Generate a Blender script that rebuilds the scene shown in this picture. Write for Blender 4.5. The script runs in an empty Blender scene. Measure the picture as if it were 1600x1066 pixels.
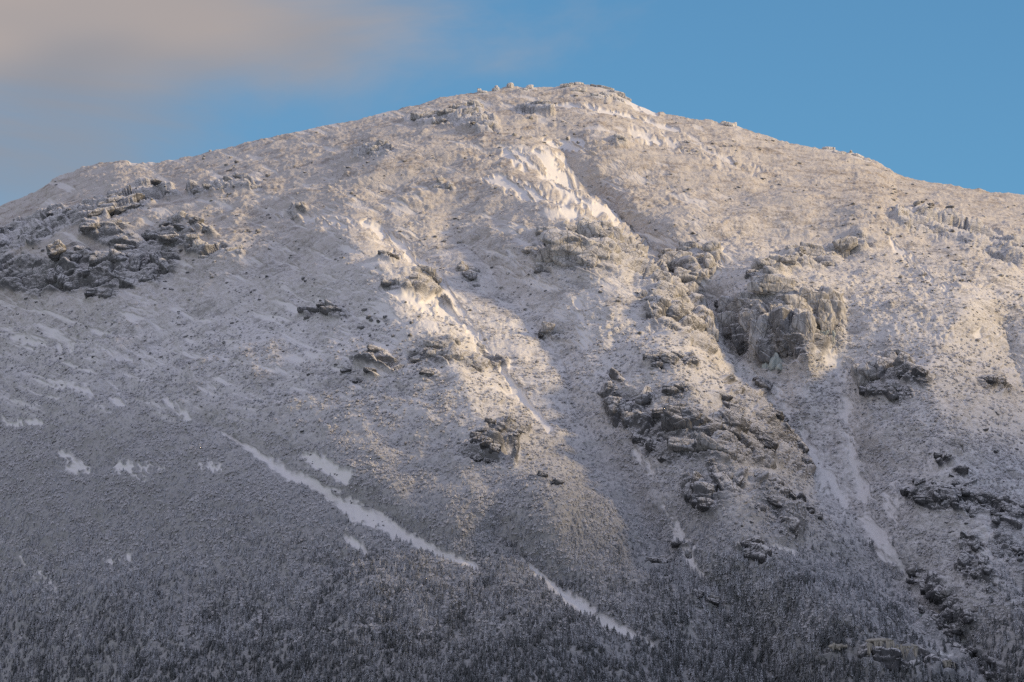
import bpy, bmesh, math, random
import numpy as np
from mathutils import Vector, Matrix

random.seed(7)
rng = np.random.default_rng(11)
sc = bpy.context.scene
COL = sc.collection

# ------------------------------------------------------------------ camera
W, H = 1600.0, 1066.0
PXA = 0.00015                      # tangent per photo pixel
PITCH = math.radians(9.0)
CAM = np.array([0.0, 0.0, 0.0])
cam_d = bpy.data.cameras.new('camera')
cam_d.sensor_width = 36.0
cam_d.lens = 36.0 / (W * PXA)
cam_d.clip_start = 1.0
cam_d.clip_end = 60000.0
cam = bpy.data.objects.new('camera', cam_d)
cam.location = CAM
cam.rotation_euler = (math.radians(90.0) + PITCH, 0, 0)
COL.objects.link(cam)
sc.camera = cam

# ------------------------------------------------------------------ world and sun
SUN_AZ = math.radians(77.0)        # measured from the camera side towards the right
SUN_EL = math.radians(18.0)
TO_SUN = Vector((math.cos(SUN_EL) * math.sin(SUN_AZ), -math.cos(SUN_EL) * math.cos(SUN_AZ), math.sin(SUN_EL)))
sc.view_settings.view_transform = 'Standard'
sc.view_settings.look = 'None'
sc.view_settings.gamma = 1.0
sc.view_settings.exposure = -0.03
sc.cycles.use_denoising = False
sun_d = bpy.data.lights.new('sun', 'SUN')
sun_d.energy = 3.9
sun_d.angle = math.radians(8.0)
sun_d.color = (1.0, 0.73, 0.40)
sun = bpy.data.objects.new('sun', sun_d)
sun.rotation_euler = TO_SUN.to_track_quat('Z', 'Y').to_euler()
sun.location = (600, 2000, 2500)
COL.objects.link(sun)

world = bpy.data.worlds.new('World')
sc.world = world
world.use_nodes = True


class Nodes:
    """small helper for writing node trees"""
    def __init__(self, tree):
        self.t = tree
        self.n = tree.nodes
        self.l = tree.links

    def new(self, kind, **kw):
        n = self.n.new(kind)
        for k, v in kw.items():
            if k == 'ins':
                for a, b in v.items():
                    self.put(n.inputs[a], b)
            else:
                setattr(n, k, v)
        return n

    def put(self, sock, v):
        if isinstance(v, bpy.types.NodeSocket):
            self.l.new(v, sock)
        else:
            sock.default_value = v

    def math(self, op, a, b=0.0, c=0.0, clamp=False):
        n = self.n.new('ShaderNodeMath')
        n.operation = op
        n.use_clamp = clamp
        self.put(n.inputs[0], a)
        self.put(n.inputs[1], b)
        self.put(n.inputs[2], c)
        return n.outputs[0]

    def rng(self, v, a, b, c=0.0, d=1.0, smooth=True):
        n = self.n.new('ShaderNodeMapRange')
        n.interpolation_type = 'SMOOTHSTEP' if smooth else 'LINEAR'
        n.clamp = True
        for i, q in enumerate((v, a, b, c, d)):
            self.put(n.inputs[i], q)
        return n.outputs[0]

    def mix(self, f, a, b):
        n = self.n.new('ShaderNodeMix')
        n.data_type = 'RGBA'
        self.put(n.inputs[0], f)
        self.put(n.inputs[6], a)
        self.put(n.inputs[7], b)
        return n.outputs[2]

    def noise(self, vec, scale, detail=4.0, rough=0.55, dist=0.0):
        n = self.n.new('ShaderNodeTexNoise')
        self.put(n.inputs['Vector'], vec)
        n.inputs['Scale'].default_value = scale
        n.inputs['Detail'].default_value = detail
        n.inputs['Roughness'].default_value = rough
        n.inputs['Distortion'].default_value = dist
        return n.outputs['Fac']

    def mapping(self, vec, loc=(0, 0, 0), rot=(0, 0, 0), scale=(1, 1, 1)):
        n = self.n.new('ShaderNodeMapping')
        self.put(n.inputs[0], vec)
        n.inputs[1].default_value = loc
        n.inputs[2].default_value = rot
        n.inputs[3].default_value = scale
        return n.outputs[0]


def rgb(r, g, b):
    return (r, g, b, 1.0)


def build_world():
    w = Nodes(world.node_tree)
    w.n.clear()
    out = w.new('ShaderNodeOutputWorld')
    bg = w.new('ShaderNodeBackground')
    w.l.new(bg.outputs[0], out.inputs[0])
    sky = w.new('ShaderNodeTexSky')
    sky.sky_type = 'NISHITA'
    sky.sun_disc = False
    sky.sun_elevation = SUN_EL
    # sky rotation: 0 = sun towards +Y, turning clockwise seen from above
    sky.sun_rotation = math.atan2(TO_SUN.x, TO_SUN.y)
    sky.altitude = 800
    sky.air_density = 1.0
    sky.dust_density = 0.3
    sky.ozone_density = 4.0
    tc = w.new('ShaderNodeTexCoord').outputs['Generated']
    # thin warm-grey clouds drifting over the left of the sky
    m = w.mapping(tc, loc=(0.3, 0.1, 0.0), rot=(0, 0.5, 0), scale=(9, 9, 20))
    n1 = w.noise(m, 1.0, 7, 0.56, 0.6)
    sep = w.new('ShaderNodeSeparateXYZ')
    w.l.new(tc, sep.inputs[0])
    az = w.math('DIVIDE', sep.outputs[0], w.math('MAXIMUM', sep.outputs[1], 0.05))
    el = sep.outputs[2]
    left = w.rng(az, 0.0, -0.11, 0.0, 1.0)
    lean = w.math('ADD', w.math('MULTIPLY', w.math('MULTIPLY', left, w.rng(el, 0.175, 0.236, 0.66, 1.0)), 0.38), w.math('MULTIPLY', w.rng(el, 0.195, 0.24), w.rng(az, 0.10, -0.06, 0.04, 0.30)))
    c = w.rng(w.math('ADD', w.math('MULTIPLY', n1, 0.8), lean), 0.50, 0.92)
    cloud_col = w.mix(w.rng(w.noise(m, 0.6, 3), 0.35, 0.65), rgb(3.3, 3.05, 3.1), rgb(6.0, 4.6, 3.6))
    tint = w.new('ShaderNodeMix', data_type='RGBA', blend_type='MULTIPLY')
    tint.inputs[0].default_value = 1.0
    w.l.new(sky.outputs[0], tint.inputs[6])
    tint.inputs[7].default_value = rgb(1.0, 1.38, 1.38)
    seen = w.mix(w.math('MULTIPLY', c, 0.85), tint.outputs[2], cloud_col)
    # a sheet of bright thin cloud covers the zenith and the sky behind the viewer
    sheet = w.math('MAXIMUM', w.rng(el, 0.33, 0.62), w.rng(sep.outputs[1], 0.1, -0.4))
    sheet = w.math('MULTIPLY', sheet, w.rng(w.noise(tc, 2.2, 4), 0.30, 0.55, 0.35, 0.85))
    sheet = w.math('MULTIPLY', sheet, w.rng(el, -0.05, 0.05))
    w.l.new(w.mix(sheet, seen, rgb(5.3, 5.35, 6.9)), bg.inputs[0])
    bg.inputs[1].default_value = 0.10


build_world()


# ------------------------------------------------------------------ helpers
def tag(o, label=None, cat=None, group=None, kind=None):
    if label: o['label'] = label
    if cat: o['category'] = cat
    if group: o['group'] = group
    if kind: o['kind'] = kind
    return o


def mesh_from(name, verts, faces, smooth=True):
    """faces: (n,3) or (n,4) integer array"""
    me = bpy.data.meshes.new(name)
    v = np.asarray(verts, dtype=np.float32)
    f = np.asarray(faces, dtype=np.int32)
    k = f.shape[1]
    me.vertices.add(len(v))
    me.vertices.foreach_set('co', v.ravel())
    me.loops.add(f.size)
    me.loops.foreach_set('vertex_index', f.ravel())
    me.polygons.add(len(f))
    me.polygons.foreach_set('loop_start', np.arange(0, f.size, k, dtype=np.int32))
    if smooth:
        me.polygons.foreach_set('use_smooth', np.ones(len(f), dtype=bool))
    me.update()
    me.validate()
    return me


def obj(name, me, mat=None, parent=None):
    o = bpy.data.objects.new(name, me)
    if mat and me is not None and not me.materials:
        me.materials.append(mat)
    COL.objects.link(o)
    if parent: o.parent = parent
    return o


_perm = np.random.default_rng(3).permutation(256).astype(np.int32)
_perm = np.concatenate([_perm, _perm, _perm])
_g3 = np.random.default_rng(4).normal(size=(256, 3)).astype(np.float32)
_g3 /= np.linalg.norm(_g3, axis=1, keepdims=True)


def perlin(p, scale=1.0, seed=0):
    """3-D gradient noise, about -0.6..0.6; p is (...,3)"""
    sh = p.shape[:-1]
    q = p.reshape(-1, 3).astype(np.float64) / scale + seed * 17.31
    fl = np.floor(q)
    i = fl.astype(np.int64) & 255
    f = (q - fl).astype(np.float32)
    u = f * f * f * (f * (f * 6 - 15) + 10)
    res = np.zeros(len(q), dtype=np.float32)
    for dx in (0, 1):
        wx = u[:, 0] if dx else 1 - u[:, 0]
        a = _perm[(i[:, 0] + dx) & 255]
        for dy in (0, 1):
            wy = u[:, 1] if dy else 1 - u[:, 1]
            b = _perm[(a + i[:, 1] + dy) & 255]
            for dz in (0, 1):
                wz = u[:, 2] if dz else 1 - u[:, 2]
                g = _g3[_perm[(b + i[:, 2] + dz) & 255]]
                d = g[:, 0] * (f[:, 0] - dx) + g[:, 1] * (f[:, 1] - dy) + g[:, 2] * (f[:, 2] - dz)
                res += wx * wy * wz * d
    return res.reshape(sh)


def fbm(p, scale, octaves=4, seed=0, gain=0.5, ridged=False):
    a, tot, s = 1.0, 0.0, scale
    r = np.zeros(p.shape[:-1], dtype=np.float32)
    for k in range(octaves):
        n = perlin(p, s, seed + k * 3)
        if ridged:
            n = 0.5 - 2.0 * np.abs(n)
        r += a * n
        a *= gain
        s *= 0.5
    return r


def cells(a, b, size, seed, fill=0.7, rmin=0.2, rmax=0.5):
    """dome-shaped lumps scattered one per cell in the (a,b) plane: height 0..1 and lump radius"""
    x, y = a / size, b / size
    ix, iy = np.floor(x).astype(np.int64), np.floor(y).astype(np.int64)
    h = np.zeros(a.shape, dtype=np.float32)

    def hsh(i, j, k):
        v = np.sin(i * 127.1 + j * 311.7 + k * 74.7 + seed * 19.19) * 43758.5453
        return v - np.floor(v)
    for di in (-1, 0, 1):
        for dj in (-1, 0, 1):
            ci, cj = ix + di, iy + dj
            cx, cy = ci + hsh(ci, cj, 1), cj + hsh(ci, cj, 2)
            r = rmin + (rmax - rmin) * hsh(ci, cj, 3) ** 2
            on = hsh(ci, cj, 4) < fill
            ang = hsh(ci, cj, 5) * 3.14
            ex = 0.6 + 0.8 * hsh(ci, cj, 6)
            ddx, ddy = x - cx, y - cy
            rx = (ddx * np.cos(ang) + ddy * np.sin(ang)) * ex
            ry = (-ddx * np.sin(ang) + ddy * np.cos(ang)) / ex
            d2 = (rx * rx + ry * ry) / (r * r)
            v = np.sqrt(np.clip(1 - d2, 0, 1)) * r * on
            h = np.maximum(h, v.astype(np.float32))
    return h * size


def slabs(a, b, size, seed):
    """split a plane into cells, each a tilted facet with a crack round it: height and crack depth (in cell units)"""
    x, y = a / size, b / size
    ix, iy = np.floor(x).astype(np.int64), np.floor(y).astype(np.int64)

    def hsh(i, j, k):
        v = np.sin(i * 127.1 + j * 311.7 + k * 74.7 + seed * 19.19) * 43758.5453
        return v - np.floor(v)
    d1, d2 = np.full(a.shape, 9.0), np.full(a.shape, 9.0)
    hh = np.zeros(a.shape)
    for di in (-1, 0, 1):
        for dj in (-1, 0, 1):
            ci, cj = ix + di, iy + dj
            ex, ey = x - (ci + hsh(ci, cj, 1)), y - (cj + hsh(ci, cj, 2))
            d = np.hypot(ex, ey)
            val = (hsh(ci, cj, 3) - 0.5) + ex * (hsh(ci, cj, 4) - 0.5) * 1.1 + ey * (hsh(ci, cj, 5) - 0.15) * 1.3
            near = d < d1
            d2 = np.where(near, d1, np.minimum(d2, d))
            hh = np.where(near, val, hh)
            d1 = np.where(near, d, d1)
    return hh, 1 - sstep(d2 - d1, 0.0, 0.14)


def sstep(x, a, b):
    t = np.clip((x - a) / (b - a), 0, 1)
    return t * t * (3 - 2 * t)


def seg_dist(px, py, pts):
    """distance in photo pixels to a polyline, with the width interpolated along it"""
    best = np.full(px.shape, 1e9, dtype=np.float32)
    wid = np.ones(px.shape, dtype=np.float32)
    for p, q in zip(pts[:-1], pts[1:]):
        ax, ay, aw = p
        bx, by, bw = q
        dx, dy = bx - ax, by - ay
        t = np.clip(((px - ax) * dx + (py - ay) * dy) / (dx * dx + dy * dy + 1e-9), 0, 1)
        w = aw + (bw - aw) * t
        d = np.hypot(px - ax - t * dx, py - ay - t * dy)
        better = d / w < best / wid
        best = np.where(better, d, best)
        wid = np.where(better, w, wid)
    return best, wid


# ------------------------------------------------------------------ the mountain's lie
SKY = np.array([(-1500, 700), (-700, 520), (-300, 400), (0, 323), (50, 304), (90, 277), (130, 262), (180, 252), (240, 255), (300, 245),
                (400, 220), (500, 199), (560, 187), (640, 165), (700, 152), (750, 145), (800, 138), (860, 137), (885, 133),
                (905, 131), (935, 134), (965, 145), (1000, 165), (1040, 180), (1100, 189), (1150, 198), (1200, 215),
                (1250, 228), (1300, 235), (1340, 243), (1370, 254), (1400, 272), (1450, 285), (1500, 293), (1550, 300),
                (1600, 305), (1800, 320), (2300, 420), (3100, 600)], dtype=float)

# ribs (towards the viewer: negative metres) and gullies (away: positive); points are photo x, y, half width
FORMS = [
    # central rib below the summit snowfield down to the lower right
    (-64, [(880, 330, 60), (930, 400, 80), (1040, 480, 90), (1060, 600, 110), (1120, 700, 120), (1180, 850, 120), (1380, 1010, 120), (1500, 1120, 120)]),
    # gully between the left buttress and the central rib
    (50, [(720, 400, 50), (820, 500, 70), (890, 600, 70), (950, 720, 70), (1040, 850, 70), (1150, 990, 70), (1250, 1100, 80)]),
    # left buttress
    (-45, [(560, 400, 80), (640, 470, 90), (730, 600, 100), (780, 700, 90), (870, 790, 80)]),
    (32, [(600, 360, 30), (660, 410, 32), (710, 480, 36), (760, 560, 34), (830, 640, 34)]),
    # main gully right of the central rib
    (88, [(880, 260, 40), (960, 340, 40), (1030, 400, 45), (1100, 460, 50), (1160, 560, 60), (1240, 660, 70), (1310, 780, 75), (1400, 900, 75), (1480, 990, 75), (1560, 1100, 80)]),
    # the big columnar cliff's shoulder
    (-45, [(1200, 430, 60), (1240, 500, 75), (1260, 550, 60)]),
    (28, [(1300, 520, 40), (1320, 620, 45), (1340, 720, 50)]),
    # right-hand wall of the bowl, facing left
    (-70, [(1500, 480, 110), (1440, 590, 90), (1500, 740, 110), (1560, 880, 120), (1640, 1060, 140)]),
    (35, [(1560, 520, 40), (1620, 640, 60), (1700, 800, 60)]),
    (-40, [(1420, 330, 120), (1560, 400, 120), (1750, 460, 140)]),
    # rocky shoulder on the left
    (-50, [(-100, 470, 110), (60, 410, 90), (200, 350, 80), (290, 330, 80)]),
    (-28, [(-60, 400, 40), (90, 350, 36), (180, 318, 32), (250, 300, 26)]),
    (30, [(-50, 560, 100), (200, 520, 90), (380, 460, 80)]),
    (-25, [(100, 640, 120), (340, 640, 120), (520, 720, 120), (700, 830, 110)]),
    (22, [(340, 670, 40), (440, 730, 40), (560, 800, 40), (740, 890, 40)]),
    (22, [(780, 850, 40), (850, 905, 40), (960, 980, 40), (1080, 1060, 40)]),
    # bulges under the upper outcrops
    (-22, [(640, 180, 40), (700, 190, 45), (760, 200, 40)]),
    (-22, [(560, 240, 40), (600, 245, 30)]),
    (-14, [(890, 140, 40), (960, 160, 40)]),
    (-20, [(1080, 400, 45), (1080, 430, 35)]),
]

# smooth wind-packed snow: photo x, y, half width
SNOW = [
    [(790, 245, 12), (850, 262, 24), (880, 290, 25), (930, 325, 15), (985, 368, 13), (1012, 395, 9)],
    [(760, 282, 8), (800, 290, 14), (850, 312, 12), (900, 335, 8)],
    [(860, 228, 14), (905, 232, 14)],
    [(970, 152, 7), (1000, 166, 9), (1025, 179, 6)],
    [(860, 163, 4), (920, 168, 6), (1000, 185, 6), (1060, 205, 4)],
    [(1000, 215, 6), (1030, 225, 8)],
    [(570, 350, 8), (620, 380, 14), (665, 420, 14), (705, 475, 14), (740, 525, 12), (790, 590, 7), (860, 670, 7)],
    [(600, 455, 6), (650, 475, 12), (700, 492, 14), (730, 515, 8)],
    [(350, 680, 4), (400, 708, 8), (420, 722, 9), (500, 765, 11), (560, 802, 17), (640, 842, 12), (700, 872, 9), (742, 893, 6)],
    [(815, 880, 5), (850, 908, 8), (900, 942, 11), (960, 982, 11), (1018, 1010, 6)],
    [(470, 706, 8), (500, 725, 14), (545, 750, 10)],
    [(540, 840, 4), (565, 858, 9), (572, 866, 4)],
    [(1132, 390, 5), (1125, 420, 7), (1105, 440, 6), (1085, 452, 4)],
    [(1068, 862, 5), (1090, 888, 13), (1112, 908, 6)],
    [(1210, 850, 5), (1240, 862, 7)],
    [(1455, 1020, 8), (1485, 1035, 9), (1500, 1040, 5)],
]

# ------------------------------------------------------------------ where the rock shows: photo x, y, width, height, turn of every block
CRAGS = []


def C(label, blocks, mat='grey', **kw):
    CRAGS.append((label, blocks, mat, kw))
    return len(CRAGS) - 1


C('ribbed frosted dome crag beside the sunlit snow gully below the summit',
  [(905, 398, 115, 52, 12, 'rimed'), (870, 402, 60, 34, 8), (872, 378, 44, 20, 6), (858, 366, 36, 16, 10), (925, 378, 60, 34, 25), (930, 360, 22, 26, 30),
   (948, 372, 22, 40, -10), (962, 384, 24, 46, -12), (982, 396, 18, 52, -14), (996, 402, 14, 48, -16), (970, 400, 30, 44, -14),
   (945, 400, 40, 40, 30), (985, 415, 30, 30, -10), (915, 350, 26, 14, 20), (892, 352, 30, 14, 15), (848, 424, 26, 12, 20, 'grey'), (838, 398, 34, 10, 4),
   (885, 412, 40, 24, 30), (920, 412, 46, 22, 24)], 'rimed')
C('sunlit rock tower with cracked top standing above the narrow gully',
  [(1030, 452, 34, 34, 15), (1052, 450, 34, 32, 25), (1072, 458, 26, 34, 30), (1018, 440, 22, 24, 20), (1045, 468, 50, 34, 30), (1026, 488, 44, 40, 48, 'grey'),
   (1058, 497, 60, 46, 48, 'grey'), (1080, 480, 34, 36, 30), (1092, 505, 26, 56, -18, 'grey'), (1104, 522, 18, 46, -18), (1076, 515, 44, 40, 48, 'grey'),
   (1012, 462, 26, 20, 40)], 'rimed')
C('low grey crag across the gully from the sunlit rock tower',
  [(1062, 418, 50, 30, 8), (1088, 408, 44, 26, 5), (1108, 415, 22, 26, 0), (1075, 436, 36, 22, 5), (1096, 430, 26, 22, 0), (1050, 402, 36, 18, 8), (1112, 398, 26, 18, 10),
   (1082, 392, 40, 16, 6)], 'rimed')
C('broad columnar cliff with deep vertical cracks above the pale ice bulge',
  [(1151, 483, 40, 32, 8), (1182, 480, 46, 34, 4), (1148, 515, 52, 44, 30), (1162, 530, 26, 50, -18, 'grey'), (1190, 528, 38, 84, 4), (1176, 505, 36, 40, 10), (1224, 520, 28, 76, 1, 'grey'),
   (1224, 494, 30, 30, 0), (1258, 518, 36, 82, 1), (1283, 512, 24, 70, -6), (1208, 506, 16, 70, 2), (1240, 478, 60, 30, 14), (1196, 550, 26, 38, 10, 'grey'),
   (1265, 482, 46, 34, 20), (1290, 480, 40, 40, 30), (1212, 462, 70, 28, 10), (1303, 500, 26, 44, -20), (1308, 530, 22, 30, -10), (1250, 542, 30, 22, 0, 'grey'),
   (1134, 478, 16, 18, 0, 'dark')], 'rimed', lean=0.12, deep=0.45)
C('long block on an undercut ledge with a black gap at its left end',
  [(1272, 392, 40, 24, 14, 'rimed'), (1262, 402, 24, 26, -8), (1248, 402, 12, 26, 5, 'dark'), (1296, 398, 36, 22, -14, 'rimed'), (1318, 390, 34, 22, -18, 'rimed'),
   (1340, 382, 26, 22, -12, 'rimed'), (1240, 396, 28, 14, 10, 'rimed'), (1290, 410, 34, 10, -6)], 'grey')
C('rounded grey boulder and broken ledge above the columnar cliff',
  [(1181, 434, 28, 18, 0, 'grey'), (1196, 420, 34, 22, 10), (1210, 428, 26, 20, -30, 'grey'), (1230, 420, 16, 16, 10), (1222, 412, 40, 16, 8)], 'rimed')
C('small bedded outcrop low on the snowy back of the central rib',
  [(1035, 562, 36, 14, 10), (1046, 572, 26, 16, 25), (1068, 566, 20, 18, 15), (1020, 568, 24, 9, 5), (1056, 560, 20, 10, 30), (1030, 576, 24, 8, 15), (1078, 572, 18, 10, 20)], 'grey')
big = [(955, 617, 22, 24, 40), (968, 645, 34, 52, -32), (985, 640, 34, 44, -20), (990, 664, 26, 24, -10), (1002, 640, 26, 34, 20), (1012, 625, 24, 34, 30),
       (1032, 634, 40, 36, 15, 'rimed'), (1058, 640, 44, 18, 5), (1050, 655, 50, 14, 8), (1082, 672, 96, 34, 12), (1130, 678, 58, 40, 38), (1108, 690, 26, 12, 10), (1140, 695, 40, 14, 30),
       (1165, 680, 40, 20, 38), (1180, 694, 58, 22, 48, 'dark'), (1195, 712, 34, 18, 50, 'dark'), (1145, 644, 36, 20, 25), (1165, 632, 30, 14, 40), (1172, 628, 26, 26, 40, 'dark'),
       (1187, 636, 24, 26, 20), (1192, 650, 30, 28, 25), (1205, 646, 18, 30, 30), (1200, 664, 22, 12, 20, 'dark'), (1216, 680, 20, 16, 40), (1236, 698, 18, 24, 50), (1244, 712, 22, 14, 50),
       (1052, 618, 30, 10, 15), (1068, 612, 26, 12, 20), (970, 598, 26, 10, 40), (998, 686, 20, 22, 10, 'dark'), (1010, 684, 18, 26, 10, 'dark'), (1022, 700, 26, 16, 25, 'dark'),
       (1040, 690, 36, 10, 40, 'dark'), (1060, 702, 30, 10, 40, 'dark'), (1080, 705, 60, 22, 15, 'rimed'), (1108, 708, 44, 18, 20), (1120, 720, 60, 16, 30, 'rimed'), (1042, 720, 24, 10, 25, 'dark'),
       (1150, 612, 26, 9, 35), (1140, 598, 22, 8, 20), (1125, 625, 30, 10, 30), (1222, 660, 16, 18, 40), (1190, 722, 40, 24, 45, 'rimed'), (1255, 740, 20, 26, 45, 'rimed')]
C('largest crag of overlapping grey slabs in the middle of the central rib', big, 'grey')
C('lone pale block beside the snow strip on the right of the largest crag', [(1192, 606, 26, 20, 25), (1180, 599, 12, 10, 20, 'dark')], 'grey', cat='boulder', name='boulder')
C('dark triangular crag with steep split faces below the largest crag',
  [(1083, 772, 20, 42, 4), (1094, 766, 14, 40, 8, 'dark'), (1108, 776, 40, 46, 30), (1112, 797, 32, 16, 12, 'dark'), (1128, 792, 18, 18, 40, 'dark'), (1134, 762, 22, 44, -20), (1118, 745, 16, 34, -25),
   (1142, 774, 22, 36, 25), (1150, 762, 12, 34, 28, 'dark'), (1098, 792, 22, 20, 10, 'dark'), (1130, 750, 24, 20, 20, 'rimed')], 'grey')
C('pair of rounded boulders stacked on the right flank below the largest crag',
  [(1198, 764, 32, 16, 8), (1210, 785, 28, 26, 20), (1192, 782, 20, 20, 10), (1222, 790, 20, 22, 0, 'dark'), (1212, 765, 12, 10, 30, 'dark'), (1190, 752, 34, 9, 12, 'dark'), (1202, 800, 30, 10, 30, 'dark'),
   (1174, 800, 16, 12, 0, 'dark'), (1184, 806, 18, 12, 20, 'dark')], 'grey')
C('jagged small crag of broken stones to the right of the stacked boulders',
  [(1247, 784, 14, 22, -30, 'dark'), (1242, 808, 16, 16, 20), (1256, 812, 14, 20, -30, 'dark'), (1268, 818, 22, 14, 10), (1228, 834, 22, 24, 25), (1236, 840, 14, 16, 20, 'dark'), (1220, 830, 14, 10, 0)], 'grey')
C('dark angular crag with snowy top standing over the gully forest',
  [(1172, 852, 26, 20, -30), (1178, 866, 22, 26, 20, 'dark'), (1192, 868, 30, 30, 40, 'dark'), (1204, 872, 28, 20, 35), (1200, 882, 24, 10, 30), (1185, 845, 22, 10, 10, 'rimed'), (1165, 858, 12, 16, 0, 'dark')], 'dark')
C('thin black ledge at the top edge of the bright snow patch', [(1030, 879, 36, 8, 10), (1046, 880, 16, 10, 0), (1018, 876, 20, 7, -5), (1042, 873, 24, 7, 5, 'rimed')], 'dark')
C('black overhung boulder capped with snow among the gully trees', [(1108, 960, 22, 9, 22), (1082, 948, 20, 12, 20), (1100, 946, 26, 7, 20, 'rimed'), (1112, 955, 16, 6, 20, 'rimed')], 'dark')
C('narrow dark ledge beside the snow patch left of the angular crag', [(1068, 853, 26, 6, -6), (1076, 868, 10, 10, 40), (1060, 851, 16, 6, 0, 'rimed')], 'dark')
C('big pale slab with a dark smooth face on the right wall of the bowl',
  [(1366, 588, 40, 44, -30, 'rimed'), (1382, 586, 30, 44, 12), (1378, 570, 40, 30, -20, 'rimed'), (1396, 570, 14, 34, -20, 'rimed'), (1404, 582, 24, 20, 30, 'dark'), (1420, 586, 30, 22, 35),
   (1434, 594, 36, 16, 35), (1428, 600, 18, 12, 10, 'dark'), (1442, 600, 22, 14, 30, 'dark'), (1410, 564, 30, 10, 35, 'rimed'), (1352, 596, 22, 36, -20, 'rimed'), (1418, 598, 20, 12, 20, 'dark')], 'grey')
C('row of dark broken rocks under the big pale slab',
  [(1356, 614, 18, 12, -5, 'dark'), (1370, 616, 20, 14, 10), (1384, 602, 18, 9, -10), (1398, 624, 22, 14, 35), (1412, 622, 20, 18, 30), (1400, 612, 20, 10, 30, 'rimed'), (1362, 606, 20, 8, -20, 'rimed'), (1424, 622, 10, 10, 0, 'dark')], 'grey')
C('split dark boulder pair near the right edge with snow on top', [(1541, 602, 28, 14, 10), (1568, 613, 20, 11, 20), (1556, 604, 20, 10, 25), (1546, 596, 26, 8, 5, 'rimed')], 'dark')
C('rounded snow capped boulder below the right wall', [(1490, 700, 22, 16, 5, 'rimed'), (1496, 705, 16, 8, 0, 'dark')], 'rimed', cat='boulder', name='boulder')
C('cluster of dark tilted slabs fanned across the snow on the right slope',
  [(1455, 793, 36, 11, 22), (1475, 788, 22, 20, 45), (1484, 772, 26, 12, 14), (1494, 778, 24, 12, 20), (1508, 772, 14, 14, 10), (1520, 788, 22, 14, 40), (1530, 782, 26, 12, 35), (1494, 790, 14, 12, 0),
   (1498, 800, 10, 8, 0), (1508, 798, 14, 10, 10), (1424, 775, 14, 12, -30), (1432, 782, 12, 10, -30), (1444, 765, 20, 6, -30), (1500, 742, 18, 10, 5), (1470, 720, 12, 9, 0), (1484, 726, 12, 9, -20),
   (1474, 732, 10, 7, -20), (1430, 750, 10, 8, 0), (1494, 757, 14, 10, 10), (1518, 756, 14, 9, -20), (1505, 760, 22, 7, -10)], 'dark')
C('long tilted slabs resting at the right edge below the fanned slabs',
  [(1560, 795, 20, 14, 0), (1582, 806, 40, 12, 24), (1566, 806, 18, 14, 10, 'dark'), (1552, 812, 30, 7, 32, 'dark'), (1574, 825, 34, 16, 30), (1552, 823, 14, 10, 20, 'dark'), (1590, 800, 30, 10, 24, 'rimed')], 'grey')
C('tall dark wall streaked with snow along the lower right gully',
  [(1456, 920, 14, 26, -10), (1470, 920, 20, 40, 8), (1482, 938, 32, 24, 42), (1492, 950, 26, 16, 40), (1494, 964, 20, 26, 40), (1504, 978, 22, 24, 40), (1510, 986, 16, 14, 0), (1492, 928, 20, 14, -20, 'rimed'), (1522, 966, 18, 20, -30),
   (1472, 940, 20, 14, 40)], 'dark')
C('black rocks ringed with snow at the head of the lower right gully', [(1428, 896, 20, 10, 20), (1422, 900, 8, 6, 0), (1433, 910, 12, 7, 10), (1430, 890, 22, 8, 10, 'rimed')], 'dark')
C('slanting band of black rock leaving the frame at the right edge', [(1572, 848, 18, 16, 40), (1584, 862, 26, 18, 48), (1596, 880, 22, 24, 55), (1562, 838, 14, 8, 40), (1606, 900, 20, 26, 50), (1588, 884, 10, 10, 40), (1594, 898, 9, 12, 10)], 'dark')
C('cluster of dark crags with snowy joints above the tall dark wall',
  [(1512, 884, 30, 24, 10, 'grey'), (1505, 890, 22, 16, 30), (1520, 896, 18, 14, 20), (1540, 896, 18, 22, 40), (1548, 906, 14, 12, 30), (1530, 908, 14, 10, 10), (1520, 848, 18, 22, 45), (1508, 842, 10, 10, 20), (1550, 922, 18, 10, -20),
   (1514, 918, 10, 7, 0), (1555, 862, 10, 16, -30), (1528, 856, 14, 16, 50), (1540, 880, 14, 20, 20, 'grey')], 'dark')
C('dark rocks buried in scrub at the lower right corner', [(1525, 1035, 22, 14, 20), (1530, 1020, 16, 12, 0), (1562, 1040, 22, 12, 38), (1545, 1060, 20, 14, 10), (1556, 1066, 16, 12, 10), (1586, 1060, 14, 12, 0)], 'dark')

ice1 = C('overhung cliff hung with yellowed icicles at the bottom of the rib',
         [(1360, 1026, 34, 34, 8), (1384, 1032, 40, 34, 10), (1412, 1038, 36, 30, 20), (1432, 1046, 30, 34, 30), (1452, 1048, 26, 28, 35), (1400, 1014, 60, 12, 10, 'grey'), (1372, 1008, 50, 10, 4, 'grey'),
          (1476, 1052, 26, 24, 25), (1440, 1030, 36, 16, 30, 'grey'), (1350, 1018, 22, 18, 0)], 'dark', lean=0.1, deep=0.8)
ice2 = C('stepped black cliff draped with pale icicles above the lower gully',
         [(1446, 978, 20, 26, 35), (1458, 986, 24, 22, 35), (1470, 992, 22, 18, 30), (1478, 1000, 26, 16, 25), (1490, 1006, 14, 16, 20), (1448, 966, 34, 10, 30, 'grey'), (1466, 976, 36, 10, 32, 'grey'),
          (1494, 1022, 24, 10, 30), (1504, 1030, 20, 12, 25), (1484, 1014, 20, 8, 20, 'grey')], 'dark')
ice3 = C('low ledge with rusty frozen seep left of the icicle cliff', [(1300, 1024, 30, 14, 10, 'grey'), (1314, 1018, 20, 14, 0), (1286, 1026, 24, 10, 0, 'grey'), (1332, 990, 18, 7, 12), (1318, 986, 24, 6, 5, 'rimed')], 'dark')

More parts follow.
